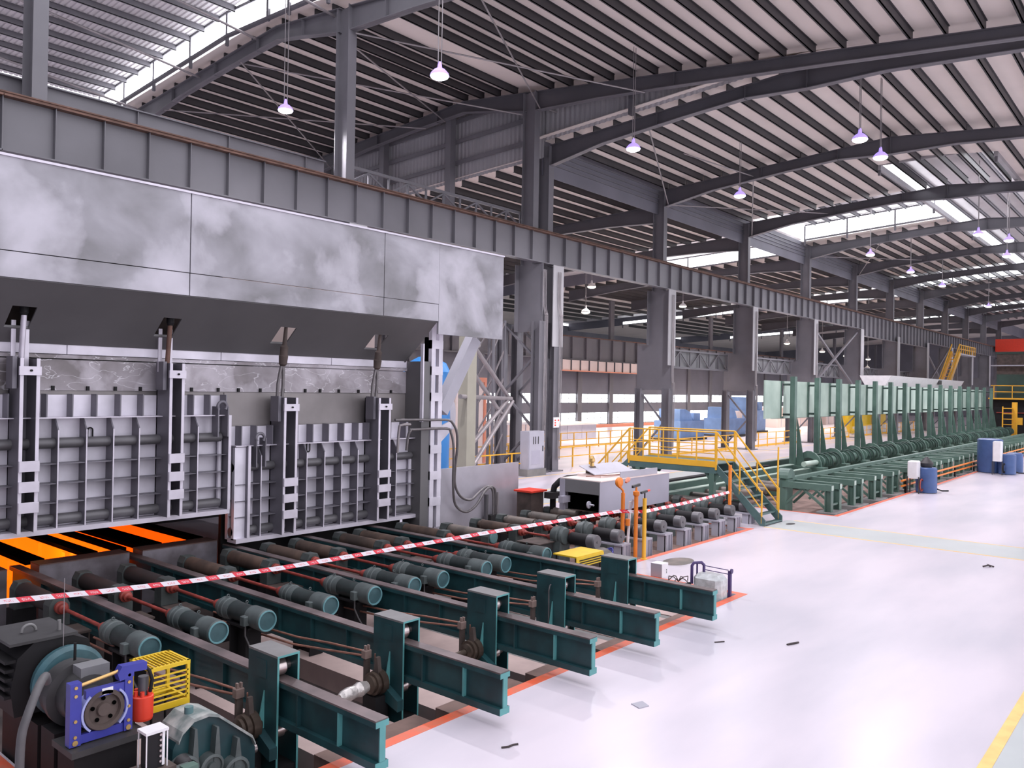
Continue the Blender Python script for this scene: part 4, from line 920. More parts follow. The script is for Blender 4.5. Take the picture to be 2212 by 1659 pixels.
for x, zt in ((4.26, .60), (4.50, .55), (4.74, .36)):
    b = MB(); b.prism([(x-.05, .05), (x+.05, .05), (x+.012, zt), (x-.012, zt)], 'y', 7.72, 7.83); b.build('web_rib', 'motor_grey', gb)
for x, z, r in ((4.16, .22, .14), (4.44, .16, .13), (4.72, .02, .15)):
    MB().lathe((x, 7.83, z), (0, -1, 0), [(0, r), (.12, r), (.13, r*.8), (.10, r*.72), (.10, r*.4), (.13, r*.35)], 20).build('shaft_boss', 'motor_grey', gb)
MB().lathe((4.08, 7.70, .36), (0, -1, -.2), [(0, .05), (.02, .075), (.10, .075), (.12, .05)], 16).build('fan_knob', 'darkgrey', gb)
MB().box(4.0, 5.05, 7.75, 8.2, -.62, -.1).build('pedestal', 'dark', gb)
MB().lathe((5.0, 8.0, .05), (1, 0, 0), [(0, .05), (.12, .05)], 12).build('output_shaft', 'shiny', gb)
ls = thing('limit_switch', 'small glass-sided switch box with a white lid and frame, in front of the red can', 'switch', (3.72, 7.55, -.3))
MB().box(3.62, 3.84, 7.46, 7.64, .80, .825).build('lid', 'white', ls)
for x, y in ((3.63, 7.47), (3.83, 7.47), (3.63, 7.63), (3.83, 7.63)): MB().box(x-.005, x+.005, y-.005, y+.005, .46, .81).build('corner_post', 'white', ls)
MB().box(3.65, 3.81, 7.49, 7.62, .46, .79).build('contact_block', 'dark', ls)
MB().box(3.785, 3.81, 7.475, 7.49, .48, .80).build('white_strip', 'white', ls)
for k in range(6): MB().lathe((3.77, 7.485, .52+.05*k), (0, -1, 0), [(0, .014), (.012, .012)], 8).build('screw', 'shiny', ls)
MB().box(3.56, 3.9, 7.42, 7.68, -.3, .46).build('pedestal', 'brown', ls)
t = thing('junction_box', 'small green-lidded drive housing at the bottom edge beside the gearbox', 'housing', (3.95, 7.45, -.3))
MB().cbox(3.84, 4.1, 7.3, 7.56, -.3, .40, .03).build('body', 'motor_grey', t); MB().box(3.92, 4.06, 7.3, 7.4, .40, .45).build('lid', 'green', t)

# ================================================================ BARRIER TAPE, POLES, GREY COVER
def tape():
    P = [(3.6, 13.42, .90), (4.25, 13.3, .87), (5.6, 13.06, .82), (7, 12.82, .795), (8.5, 12.56, .81), (10, 12.3, .86), (11.5, 12.0, .925), (13, 11.7, .99), (15, 11.35, 1.05), (17.1, 10.98, 1.11), (17.25, 10.62, 1.12), (17.35, 10.4, 1.14), (20, 10.66, 1.08), (23.2, 10.96, 1.06), (24.1, 11.3, 1.05), (25.2, 11.7, 1.08)]
    P = [Vector(p) for p in P]; vs = []; uv = []; d = 0
    for i, p in enumerate(P):
        if i: d += (p-P[i-1]).length
        vs += [p+Vector((0, -.010, -.038)), p+Vector((0, .010, .038))]; uv.append(d)
    fs = [(2*i, 2*i+2, 2*i+3, 2*i+1) for i in range(len(P)-1)]
    me = bpy.data.meshes.new('barrier_tape'); me.from_pydata([tuple(v) for v in vs], [], fs); l = me.uv_layers.new(name='UVMap')
    for poly in me.polygons:
        for li, vi in zip(poly.loop_indices, poly.vertices): l.data[li].uv = (uv[vi//2], vi % 2)
    me.materials.append(MT['tape']); o = bpy.data.objects.new('barrier_tape', me); COL.objects.link(o)
    tag(o, 'red and white barrier tape stretched over the rollers to the orange poles', 'tape', None, 'thing')
tape()
def pole(x, y, h, m, label, head=None, z0=0):
    t = thing('barrier_pole', label, 'pole', (x, y, z0), None)
    MB().cyl((x, y, z0), (x, y, h), .05, 14).build('pole', m, t)
    MB().lathe((x, y, z0), (0, 0, 1), [(0, .09), (.015, .09), (.03, .05)], 14).build('base', m, t)
    if head == 'lamp':
        MB().tube([(x, y, h), (x, y, h+.05), (x-.05, y+.03, h+.12), (x-.12, y+.08, h+.18)], .03, 8).build('neck', m, t)
        MB().lathe((x-.12, y+.10, h+.27), (0, -1, 0), [(0, .1), (.05, .13), (.1, .12), (.12, .06)], 14).build('head', m, t)
        MB().lathe((x+.12, y, h+.25), (.6, 0, .4), [(0, .03), (.1, .06), (.16, .05)], 10).build('beacon', 'salmon', t)
    if head == 'fork':
        MB().lathe((x, y, h), (0, 0, 1), [(0, .05), (.04, .08), (.12, .08), (.14, .03), (.25, .02)], 12).build('head', m, t)
        MB().bar((x-.18, y, h+.25), (x+.15, y, h+.28), .05, .06).build('cross_arm', 'darkgrey', t)
    if head == 'tap':
        MB().cyl((x, y, h), (x, y, h+.13), .02, 8).build('stem', 'darkgrey', t); MB().bar((x-.14, y+.02, h+.14), (x+.1, y, h+.17), .05, .05).build('valve', 'darkgrey', t)
        MB().bar((x+.1, y, h+.17), (x+.22, y, h+.18), .04, .04).build('handle', 'redbright', t)
    return t
pole(17.24, 10.96, 1.55, 'orangepole', 'orange pole with a round drooping head, first of three by the fifth beam', 'lamp', -.1)
pole(17.24, 10.58, 1.5, 'orangepole', 'orange pole with a forked head, between an orange and a yellow pole', 'fork', -.1)
pole(17.24, 10.34, 1.48, 'yrail', 'yellow pole with a small tap and red handle on top', 'tap')
pole(23.3, 10.99, 1.87, 'orangepole', 'lone orange pole holding the end of the barrier tape by the stair', None, -.12)
t = thing('white_pole', 'slender white pole leaning between the two orange poles', 'pole', (17.3, 10.82, 0))
MB().cyl((17.3, 10.86, -.05), (17.36, 10.82, 1.35), .035, 8).build('pole', 'white', t); MB().lathe((17.3, 10.85, .75), (0, 0, 1), [(0, .06), (.16, .06)], 10).build('band', 'orangepole', t); MB().bar((17.3, 10.8, 1.1), (17.36, 10.74, 1.4), .06, .04).build('bracket', 'palegrey', t)
gc = thing('roller_cover', 'lilac-grey steel cover box over the rollers, open on its furnace side', 'cover', (20, 12.9, .7))
MB().box(18.2, 21.9, 12.30, 12.33, .76, 1.62).build('front_panel', 'greybox', gc)
MB().box(18.2, 21.9, 13.57, 13.60, .76, 1.62).build('back_panel', 'greybox', gc)
MB().box(18.2, 21.9, 12.28, 13.62, 1.62, 1.645).build('top_panel', 'pinkbox', gc)
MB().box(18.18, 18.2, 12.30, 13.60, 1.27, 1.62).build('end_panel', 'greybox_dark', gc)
MB().box(18.16, 18.2, 13.45, 13.62, .76, 1.62).build('end_post', 'greybox', gc)
MB().box(17.95, 18.3, 13.35, 13.5, .98, 1.16).build('side_arm', 'greybox', gc)
MB().box(18.5, 18.52, 12.33, 13.57, .76, 1.6).build('inner_shade', 'black', gc)  # shade of the open inside, drawn as a black sheet
MB().lathe((18.1, 12.62, 1.0), (0, -1, 0), [(0, .02), (.02, .1), (.05, .1), (.07, .03), (.2, .025)], 12).build('hand_wheel', 'palegrey', gc)
MB().box(18.9, 20.9, 12.75, 13.55, 1.645, 1.70).build('tray', 'pinkbox', gc)
b = MB(); b.hexa([(18.9, 12.95, 1.70), (20.9, 12.95, 1.70), (20.9, 13.5, 1.92), (18.9, 13.5, 1.92), (18.9, 12.95, 1.72), (20.9, 12.95, 1.72), (20.9, 13.5, 1.94), (18.9, 13.5, 1.94)]); b.build('tilted_lid', 'palegrey', gc)
MB().box(19.3, 21.3, 12.36, 12.39, 1.645, 1.82).build('front_rail', 'palegrey', gc)
MB().cyl((18.4, 12.9, 1.72), (20.0, 12.5, 1.70), .015, 6).build('tie_bar', 'copper', gc)
t = thing('valve', 'dusty red valve with a brass cap standing on the grey cover', 'valve', (19.35, 13.4, 1.70))
MB().cbox(19.2, 19.5, 13.3, 13.5, 1.70, 1.90, .03).build('body', 'brown', t); MB().lathe((19.4, 13.4, 1.9), (0, 0, 1), [(0, .07), (.1, .05), (.14, .09), (.22, .08), (.3, .03)], 12).build('cap', 'brass', t)
t = thing('bent_pipe', 'black bent pipe with a flange clamp, rising in front of the grey cover', 'pipe', (18.95, 14.45, 0))
MB().tube([(18.95, 14.45, -.1), (18.95, 14.45, 1.05), (18.97, 14.42, 1.25), (19.08, 14.3, 1.42), (19.25, 14.15, 1.5), (19.5, 13.95, 1.52), (19.6, 13.5, 1.52)], .09, 12).build('pipe', 'dark', t)
MB().box(18.72, 19.2, 14.3, 14.6, .92, 1.10).build('flange_clamp', 'darkgrey', t)
t = thing('waste_bin', 'dark bin with a bright red rim beside the grey metal panel', 'bin', (18.4, 14.9, 0))
MB().box(18.15, 18.72, 14.62, 15.15, 0, 1.12).build('body', 'brown', t); MB().box(18.08, 18.8, 14.55, 15.22, 1.12, 1.17).build('rim', 'redbright', t)

# ---- second guard box and dusty drive beyond the fifth beam
t = thing('guard_box', 'yellow sheet guard lying over a drive behind the fifth beam', 'guard', (14.2, 10.2, 0))
MB().box(13.75, 14.75, 9.85, 10.45, .60, .63).build('top_sheet', 'yellow', t); MB().box(13.75, 14.75, 9.84, 9.86, .40, .60).build('front_frame', 'yellow', t)
for k in range(3): MB().box(13.85, 14.65, 9.83, 9.84, .43+.05*k, .45+.05*k).build('slot', 'dark', t)
for x, y in ((13.8, 9.9), (14.7, 9.9), (13.8, 10.4), (14.7, 10.4)): MB().cyl((x, y, -.5), (x, y, .6), .02, 6).build('leg', 'dark', t)
t = thing('drum_housing', 'round dusty brown drive housing behind the yellow sheet guard', 'housing', (15.2, 10.2, -.4))
MB().lathe((15.0, 10.25, .22), (1, 0, 0), [(0, .1), (.02, .3), (.35, .34), (.5, .26), (.52, .1)], 20).build('drum', 'roll_grey', t); MB().box(14.95, 15.55, 10.0, 10.5, -.5, .0).build('foot', 'brown', t)
t = thing('cable_bundle', 'blue cable coil lying beside the orange pole foot', 'cable', (16.4, 10.7, .1))
for k in range(4): MB().tube([(16.35+.2*math.cos(R(a)), 10.85+.16*math.sin(R(a)), .2+.02*k+.05*math.sin(R(2*a+40*k))) for a in range(0, 361, 30)], .012, 6).build('cable_loop', 'blue', t)
t = thing('welded_box', 'dusty grey welded box on the pit slab between the long roller ends', 'box', (15.3, 12.3, -.3))
MB().cbox(15.1, 15.75, 11.9, 12.5, -.3, .42, .02).build('box', 'darkgrey', t); MB().box(15.05, 15.8, 11.85, 12.55, .42, .44).build('lid', 'brown', t)
# ---- items standing on the floor
t = thing('enclosure_box', 'white boxed enclosure with grey side, on the floor behind the fifth post', 'box', (15.85, 9.1, 0))
MB().box(15.78, 16.05, 9.0, 9.28, .0, .30).build('case', 'white', t); MB().box(15.77, 15.78, 9.005, 9.275, .01, .295).build('side', 'palegrey', t)
for k in range(3): MB().box(15.96, 15.99, 8.996, 9.0, .08+.035*k, .10+.035*k).build('mark', 'darkgrey', t)
t = thing('wire_tangle', 'black tangled wires on the floor between the white box and the wrapped machine', 'wires', (15.7, 8.55, 0))
for k in range(6):
    a = 1.1*k; MB().tube([(15.7, 8.55, .02), (15.7+.1*math.cos(a), 8.55+.1*math.sin(a), .11), (15.7+.22*math.cos(a), 8.55+.2*math.sin(a), .07+.03*(k % 3)), (15.7+.26*math.cos(a+.4), 8.55+.24*math.sin(a+.4), .012)], .011, 6).build('wire', 'scrap', t)
t = thing('wrapped_machine', 'plastic-wrapped white device in a dark violet frame beyond the fifth beam end', 'machine', (15.2, 7.3, -.12))
DX, DY = .36, -.16
b = MB(); b.cbox(14.58+DX, 15.02+DX, 7.40+DY, 8.0+DY, -.12, .44, .09); b.build('wrapped_body', 'plastic', t)
MB().tube([(14.68+DX, 8.05+DY, .2), (14.68+DX, 8.05+DY, .56), (14.70+DX, 8.02+DY, .62), (14.80+DX, 7.90+DY, .63), (14.83+DX, 7.86+DY, .58), (14.83+DX, 7.86+DY, .35)], .032, 8).build('handle_frame', 'purple', t)
MB().tube([(14.75+DX, 7.97+DY, .35), (14.75+DX, 7.97+DY, .62)], .02, 6).build('handle_bar', 'purple', t)
for z in (.57, .49): MB().cyl((14.83+DX, 7.86+DY, z), (15.03+DX, 7.42+DY, z-.06), .009, 6).build('tie_bar', 'purple', t)
MB().box(15.0+DX, 15.06+DX, 7.36+DY, 7.42+DY, -.12, .50).build('corner_post', 'purple', t)
MB().lathe((15.03+DX, 7.37+DY, .50), (0, -1, 0), [(0, .05), (.03, .05)], 12).build('knob', 'purple', t); MB().cyl((14.3+DX, 8.15+DY, .18), (14.6+DX, 8.05+DY, .20), .045, 8).build('black_tube', 'dark', t)
def oval(name, x, y, rx, ry, m, label, cat):
    b = MB(); b.prism([(x+rx*math.cos(R(a)), y+ry*math.sin(R(a))) for a in range(0, 360, 18)], 'z', 0.0, .006)
    tag(b.build(name, m, None, (x, y, 0)), label, cat, None, 'thing')
oval('floor_cover', 17.6, 9.6, .52, .32, 'roll_grey', 'brown oval cover plate in the floor by the orange line corner', 'cover')
oval('floor_drain', 25.15, 9.82, .24, .12, 'darkgrey', 'small dark drain in the grey aisle beside the stair foot', 'drain')
def scrap(pts, r, label, cat, m='scrap'):
    tag(MB().tube(pts, r, 5).build('floor_scrap', m, None, pts[0]), label, cat, None, 'thing')
scrap([(7.05, 6.05, .01), (7.12, 6.0, .015), (7.2, 6.0, .01), (7.25, 5.97, .01)], .012, 'brown curled scrap on the floor below the second beam end', 'scrap')
scrap([(13.05, 5.12, .01), (13.15, 5.07, .02), (13.3, 5.03, .01)], .018, 'dark flat scrap out on the open white floor', 'scrap')
scrap([(22.3, 4.0, .02), (22.4, 3.9, .05), (22.5, 3.88, .01), (22.55, 3.95, .04), (22.45, 3.8, .02)], .02, 'bent black twig of wire beside the grey aisle', 'wire')
scrap([(12.35, 6.05, .01), (12.5, 5.95, .01)], .01, 'thin grey scrap near the fourth beam end', 'scrap')
MB2 = MB(); MB2.hexa([(9.12, 5.5, .001), (9.28, 5.45, .001), (9.36, 5.6, .001), (9.18, 5.66, .001), (9.12, 5.5, .01), (9.28, 5.45, .01), (9.36, 5.6, .01), (9.18, 5.66, .01)])
tag(MB2.build('floor_card', 'palegrey', None, (9.2, 5.55, 0)), 'small grey card lying on the white floor beyond the third beam', 'card', None, 'thing')

# ================================================================ YELLOW CROSSING PLATFORM
pf = thing('crossing_platform', 'yellow railed crossing platform with grey-green stairs over the rollers', 'platform', (24.75, 12.5, 0))
PX0, PX1, Q0, Q1, PZ = 24.1, 25.45, 11.85, 15.1, 1.80
MB().box(PX0, PX1, Q0, Q1, PZ-.03, PZ).build('deck', 'stairgreen', pf)
for b in (MB().box(PX0-.02, PX0, Q0, Q1, PZ-.12, PZ+.07), MB().box(PX1, PX1+.02, Q0, Q1, PZ-.12, PZ+.07)): b.build('fascia', 'yrail', pf)
for x in (PX0+.05, PX1-.05): MB().box(x-.06, x+.06, Q0, Q1, PZ-.32, PZ-.03).build('deck_beam', 'stairgreen', pf)
for x in (PX0+.06, PX1-.06):
    for y in (Q0+.15, Q1-.35):
        MB().box(x-.08, x+.08, y-.08, y+.08, -.1, PZ-.32).build('leg', 'green', pf)
        b = MB(); b.prism([(y-.28, PZ-.32), (y+.28, PZ-.32), (y+.08, PZ-.6), (y-.08, PZ-.6)], 'x', x-.02, x+.02); b.build('leg_gusset', 'green', pf)
RT = PZ+1.0
def railing(x, ys, m='yrail'):
    for y in ys: MB().cyl((x, y, PZ), (x, y, RT), .024, 8).build('rail_post', m, pf)
    for z in (RT, PZ+.62, PZ+.32): MB().cyl((x, ys[0], z), (x, ys[-1], z), .024 if z == RT else .016, 8).build('rail', m, pf)
railing(PX0, [Q0, 12.55, 13.25, 13.95, 14.55, Q1]); railing(PX1, [Q0, 12.55, 13.25, 13.95, 14.55, Q1])
for x in (PX0, PX1): MB().box(x-.03, x+.03, Q0-.03, Q0+.03, PZ-.2, RT).build('corner_post', 'yrail', pf); MB().box(x-.03, x+.03, Q1-.03, Q1+.03, PZ-.2, RT).build('corner_post', 'yrail', pf)
def stair(ya, yb, n):
    s = 1 if yb > ya else -1
    for x in (PX0+.02, PX1-.02):
        b = MB(); b.prism([(ya, PZ), (ya, PZ-.24), (yb-s*.1, 0), (yb+s*.06, 0), (yb+s*.06, .18)], 'x', x-.025, x+.025); b.build('stringer', 'stairgreen', pf)
        MB().bar((x, ya, RT), (x, yb-s*.1, RT-PZ+.05), .045, .045).build('hand_rail', 'yrail', pf)
        MB().bar((x, ya, PZ+.5), (x, yb-s*.1, .55), .03, .03).build('mid_rail', 'yrail', pf)
        for f in (.5, .96):
            y = ya+(yb-ya)*f; z = PZ*(1-f); MB().cyl((x, y, z), (x, y, z+1.0), .028, 8).build('stair_post', 'yrail', pf)
    for k in range(n):
        f = (k+1)/(n+.2); y = ya+(yb-ya)*f; z = PZ*(1-f)
        MB().box(PX0+.04, PX1-.04, y-.11, y+.11, z-.02, z+.01).build('tread', 'stairgreen', pf)
stair(Q0, 10.26, 7); stair(Q1, 16.9, 7)
tag(MB().cyl((25.62, 10.45, 0), (25.66, 10.45, 2.35), .03, 8).build('tall_post', 'yrail', None, (25.62, 10.45, 0)), 'tall thin yellow post standing at the stair foot', 'post', None, 'thing')

# ================================================================ GREEN TILTING RACK
gr = thing('tilting_rack', 'long green rack with a row of upright posts and pale green panels', 'rack', (60, 14.5, -.2))
NU = 16
UX = [37.3+3.08*k for k in range(NU)]
for k, x in enumerate(UX):
    b = MB(); b.box(x-.14, x+.14, 14.40, 14.62, .7, 4.87); b.build('upright', 'green', gr); MB().box(x-.145, x-.14, 14.43, 14.59, 1.6, 4.84).build('upright_face', 'green_dark' if k % 5 == 9 else 'green', gr)
    b = MB(); b.prism([(14.38, .7), (14.0, .7), (14.12, 1.5), (14.26, 2.4), (14.38, 3.0)], 'x', x+.12, x+.16); b.build('taper_plate', 'green', gr)
    b = MB(); p = [(13.85+.6*math.cos(R(a)), .7+.75*math.sin(R(a))) for a in range(40, 181, 20)]+[(13.85+.4*math.cos(R(a)), .7+.45*math.sin(R(a))) for a in range(180, 39, -20)]
    b.prism(p, 'x', x+.22, x+.34); b.build('curved_arm', 'green', gr)
    MB().box(x-.3, x+.35, 13.0, 14.9, -.2, .75).build('pedestal', 'green', gr)
    MB().lathe((x+.45, 13.5, .95), (1, 0, 0), [(0, .3), (.12, .3), (.12, .2), (.5, .2), (.5, .32), (.6, .32), (.6, .18), (1.1, .18), (1.1, .3), (1.25, .3), (1.25, .2), (2.0, .2), (2.0, .34), (2.12, .34)], 18).build('cam_shaft', 'green', gr)
    for q in (.75, 1.3, 1.9, 2.4):
        MB().tube(arc((x+q, 13.5, .92), .40, -20, 200, 10, 'yz'), .035, 6).build('hose_loop', 'green_dark', gr)
    if k < NU-1:
        for a, c in ((x-2.1, x-.3) if k == 0 else (x+.05, x+.1), (x+.14, x+1.5), (x+1.54, x+3.04)):
            MB().box(a, c, 15.0, 15.06, 2.92, 4.66).build('panel', 'green_pale', gr)
            MB().box(c-.02, c+.02, 14.95, 15.0, 2.92, 4.66).build('panel_rib', 'green', gr)
    for z in (4.5, 3.1): MB().cyl((x, 14.62, z), (x, 15.0, z), .05, 8).build('panel_stud', 'green_dark', gr)
MB().box(36.2, UX[-1]+.3, 15.06, 15.14, 2.9, 3.0).build('panel_beam', 'green', gr); MB().box(36.2, UX[-1]+.3, 15.06, 15.14, 4.56, 4.66).build('panel_beam', 'green', gr)
MB().box(29.0, 90, 11.32, 11.50, .92, 1.06).build('front_rail', 'green', gr)
MB().box(35.5, 90, 15.3, 15.5, .2, .9).build('back_beam', 'green_dark', gr)
MB().cyl((36, 13.5, .95), (88, 13.5, .95), .12, 12).build('long_shaft', 'green_pale', gr)
# bed frames toward the platform
bf = thing('conveyor_bed', 'low green conveyor side beams running from the grey cover under the platform', 'conveyor', (29, 14.2, -.1))
MB().box(24.3, 36.6, 14.2, 14.35, .50, .84).build('side_beam', 'green', bf); MB().box(24.3, 36.6, 14.15, 14.4, .84, .87).build('side_cap', 'green_pale', bf)
MB().box(23.6, 36.6, 13.5, 13.62, .25, .72).build('side_beam', 'green', bf); MB().box(23.6, 36.6, 13.46, 13.66, .72, .75).build('side_cap', 'green_pale', bf)
for k in range(9): MB().box(24.2+1.5*k, 24.35+1.5*k, 13.6, 14.4, -.2, .62).build('cross_leg', 'green', bf)
MB().box(26, 36, 15.0, 15.3, .3, .80).build('dark_guard', 'dark', bf)
for k in range(8):
    MB().cyl((24.5+1.1*k, 12.2, .5), (24.5+1.1*k, 13.5, .5), .13, 14).build('bed_roller', 'roll_grey', bf)
b = MB(); b.cbox(28.55, 29.15, 11.3, 11.6, -.2, 1.05, .05); b.prism([(28.5+.32+.34*math.cos(R(a)), 1.05+.34*math.sin(R(a))) for a in range(0, 181, 20)], 'y', 11.25, 11.65)
tag(b.build('end_post', 'green', None, (28.85, 11.45, -.2)), 'round-headed green end post between the stair and the first trestle', 'post', None, 'thing')
# trestles
def trestle():
    x, y0, y1 = 28.6, 9.72, 11.45
    t = thing('trestle', 'green welded trestle pair, first of the row from the platform', 'trestle', (x, y0, -.2), 'green trestles along the rack')
    for dx in (0, .85):
        MB().box(x+dx-.11, x+dx+.11, y0, y1, .74, .95).build('top_beam', 'green', t)
        b = MB(); b.box(x+dx-.11, x+dx+.11, y0, y0+.03, .02, .95); b.box(x+dx-.02, x+dx+.02, y0+.03, y0+.2, .02, .74); b.box(x+dx-.11, x+dx+.11, y0+.2, y0+.23, .02, .74); b.build('leg', 'green', t)
        MB().bar((x+dx, y0+.2, .1), (x+dx, y1-.7, .75), .08, .08, (1, 0, 0)).build('diagonal', 'green', t)
        MB().bar((x+dx, y1-.05, .1), (x+dx, y1-.7, .75), .08, .08, (1, 0, 0)).build('diagonal', 'green', t)
        MB().box(x+dx-.1, x+dx+.1, y0-.015, y0, .76, .93).build('end_plate', 'green_pale', t)
    MB().box(x, x+.85, y0+.05, y0+.12, .22, .28).build('cross_tie', 'green', t)
    MB().cbox(x-.2, x+1.05, y0-.2, y0+.5, -.2, .02, .03).build('concrete_pad', 'slab_grey', t)
    return t
tr = trestle()
for k in range(1, 24): dup(tr, (28.6+2.4*k, 9.72, -.2), 'green welded trestle pair, %s of the row from the platform' % ORD[k])
pl = thing('orange_pipes', 'two long orange pipes along the trestle feet', 'pipe', (50, 9.55, .1))
for z in (.30, .52): MB().cyl((36.5, 9.56, z), (100, 9.56, z), .045, 8).build('pipe', 'orangepole', pl)
for k in range(14): MB().box(37+4.5*k, 37.08+4.5*k, 9.53, 9.6, -.2, .55).build('pipe_stand', 'dark', pl)
def pump(x, y, lab, big):
    t = thing('pump_unit', lab, 'pump', (x, y, 0))
    MB().lathe((x+.75, y-.1, .02), (0, 0, 1), [(0, .42), (1.0, .42), (1.05, .38)], 8).build('blue_tank', 'bluepump', t)
    MB().cbox(x-.05, x+.42, y+.05, y+.45, .62 if not big else .7, 1.35 if not big else 1.75, .04).build('white_tank', 'white', t)
    b = MB()
    for dx, dy in ((-.05, 0), (.4, 0), (-.05, .45), (.4, .45)): b.box(x+dx-.02, x+dx+.02, y+dy-.02, y+dy+.02, 0, .7)
    b.build('stand', 'darkgrey', t)
    MB().tube(arc((x+.2, y-.05, .35), .25, 0, 330, 12), .03, 6).build('hose', 'red' if not big else 'dark', t)
    MB().tube([(x+1.1, y-.2, .3), (x+1.4, y-.4, .1), (x+1.7, y-.5, .03), (x+1.9, y-.7, .03)], .03, 6).build('floor_hose', 'dark', t)
    if big:
        MB().lathe((x+1.3, y+.8, .02), (0, 0, 1), [(0, .62), (1.75, .62), (1.8, .5)], 8).build('tall_tank', 'bluepump', t); MB().lathe((x+2.4, y-.2, .02), (0, 0, 1), [(0, .4), (1.0, .4), (1.05, .3)], 10).build('small_tank', 'bluepump', t)
    else: MB().lathe((x+.75, y-.1, 1.05), (0, 0, 1), [(0, .2), (.2, .28), (.35, .15), (.45, .05)], 8).build('pump_head', 'darkgrey', t)
    return t
pump(36.9, 9.0, 'blue pump tank with a white canister standing on the orange line', False)
pump(49.2, 8.0, 'group of three blue tanks with a white canister farther along the orange line', True)
# ================================================================ MILL STAND, TROUGH, RED CRANE
ml = thing('mill_stand', 'dark green mill tower with yellow railed galleries at the far end', 'mill', (97, 12, 0))
MB().box(92, 104, 4, 15.9, 2.6, 3.9).build('lower_body', 'dark', ml); MB().box(92.3, 104, 4, 15.6, 3.9, 6.3).build('middle_body', 'green_dark', ml); MB().box(92.3, 104, 6, 15.6, 6.3, 8.3).build('upper_body', 'brown', ml)
MB().box(92, 104, 4, 15.9, -.2, 2.6).build('base', 'dark', ml); MB().box(92.2, 104, 8, 15.7, 8.3, 8.5).build('top_deck', 'green_dark', ml)
MB().box(91.2, 92.2, 3, 16.1, 3.85, 4.0).build('gallery', 'yrail', ml); MB().box(91.5, 92.3, 3, 16, 7.1, 7.2).build('gallery', 'palegrey', ml)
for k in range(9): MB().box(91.2, 91.27, 3.2+1.55*k, 3.27+1.55*k, 4.0, 5.2).build('rail_post', 'yrail', ml)
for z in (4.55, 5.15): MB().box(91.2, 91.27, 3.2, 15.9, z, z+.07).build('rail', 'yrail', ml)
MB().box(91.9, 92.0, 13.3, 13.9, 1.4, 2.1).build('notice', 'yrail', ml); MB().cyl((91.9, 9.0, 2.55), (91.9, 15.5, 2.55), .06, 6).build('red_pipe', 'red', ml)
t = thing('white_trough', 'long white sloping-sided trough above the green rack', 'trough', (74, 18.0, 4.8))
b = MB(); b.prism([(17.6, 4.75), (19.0, 4.75), (19.4, 5.5), (17.2, 5.5)], 'x', 62.5, 86); b.build('body', 'white', t)
MB().box(76.6, 77.6, 17.24, 17.3, 5.05, 5.42).build('hatch', 'darkgrey', t)
for x in (63.5, 71, 78.5, 85): MB().box(x-.12, x+.12, 18.2, 18.44, 0, 4.75).build('leg', 'steel', t)
t = thing('yellow_stair', 'steep yellow stair climbing to a high gallery near the dark mill', 'stair', (88, 22, 0))
for yy in (21.2, 22.0): MB().bar((97, yy, 4.2), (103.5, yy, 9.0), .2, .5).build('stringer', 'yrail', t)
for yy in (21.2, 22.0): MB().bar((97, yy, 5.2), (103.5, yy, 10.0), .1, .1).build('hand_rail', 'yrail', t)
for k in range(12): MB().box(97+.54*k, 97.35+.54*k, 21.25, 21.95, 4.2+.4*k, 4.26+.4*k).build('tread', 'yrail', t)
MB().box(103.5, 112, 21.2, 22.0, 8.85, 9.0).build('gallery', 'palegrey', t); MB().box(103.5, 112, 21.2, 21.26, 9.9, 10.0).build('gallery_rail', 'yrail', t); MB().box(103.5, 112, 21.2, 21.26, 9.45, 9.52).build('gallery_rail', 'yrail', t)
for k in range(9): MB().box(103.5+1.05*k, 103.58+1.05*k, 21.2, 21.28, 9.0, 10.0).build('rail_post', 'yrail', t)
for x in (104, 111.5): MB().box(x-.1, x+.1, 21.5, 21.7, 0, 8.85).build('leg', 'steel', t)
t = thing('overhead_crane', 'red overhead crane bridge high at the far end of the bay', 'crane', (146, 12, 11.9))
MB().box(143, 147, -4, 24.4, 11.0, 12.9).build('bridge_girder', 'redbright', t); MB().box(144, 149, 0, 14, 12.6, 14.2).build('trolley', 'redbright', t)
# ================================================================ BACKGROUND BETWEEN FURNACE AND FAR WALL
t = thing('blue_vessel', 'tall bright blue vessel behind the slotted post', 'tank', (19.1, 20, 0))
MB().lathe((19.1, 20, .3), (0, 0, 1), [(0, .8), (4.3, .8), (4.6, .65), (4.8, .3), (4.85, 0.01)], 24).build('shell', 'bluetank', t); MB().box(18.5, 19.7, 19.4, 20.6, 0, .3).build('base', 'dark', t)
MB().tube([(18.4, 17.0, 5.4), (18.8, 17.5, 5.35), (19.3, 18.2, 5.0), (19.5, 19.0, 4.6), (19.4, 19.4, 4.0)], .07, 8).build('feed_pipe', 'tube', t)
t = thing('exchanger_house', 'pale pink panelled house with salmon edges behind the blue vessel', 'housing', (31.2, 30.6, 0))
MB().box(28.6, 33.0, 30, 33.4, 0, 4.4).build('panel', 'pinkbox', t); MB().box(28.5, 33.15, 29.95, 33.5, 4.4, 4.65).build('roof_edge', 'salmon', t); MB().box(32.95, 33.12, 29.93, 30.05, 0, 4.4).build('corner_edge', 'salmon', t)
t = thing('olive_post', 'thick olive grey post with tube braces beside the blue vessel', 'post', (23.2, 22, 0))
MB().box(22.95, 23.45, 21.75, 22.25, 0, 6.1).build('post', 'olive', t)
for p, q in (((23.3, 22, 5.95), (28.6, 24.4, 3.6)), ((23.3, 22, 4.9), (27.6, 24.0, 2.9)), ((23.3, 22.1, 1.6), (28.2, 24.2, 3.55)), ((23.3, 22, .7), (28.8, 24.4, 3.5)), ((22.4, 21.6, 3.75), (28.7, 24.4, 3.62))):
    MB().cyl(p, q, .09, 10).build('brace_tube', 'tube', t)
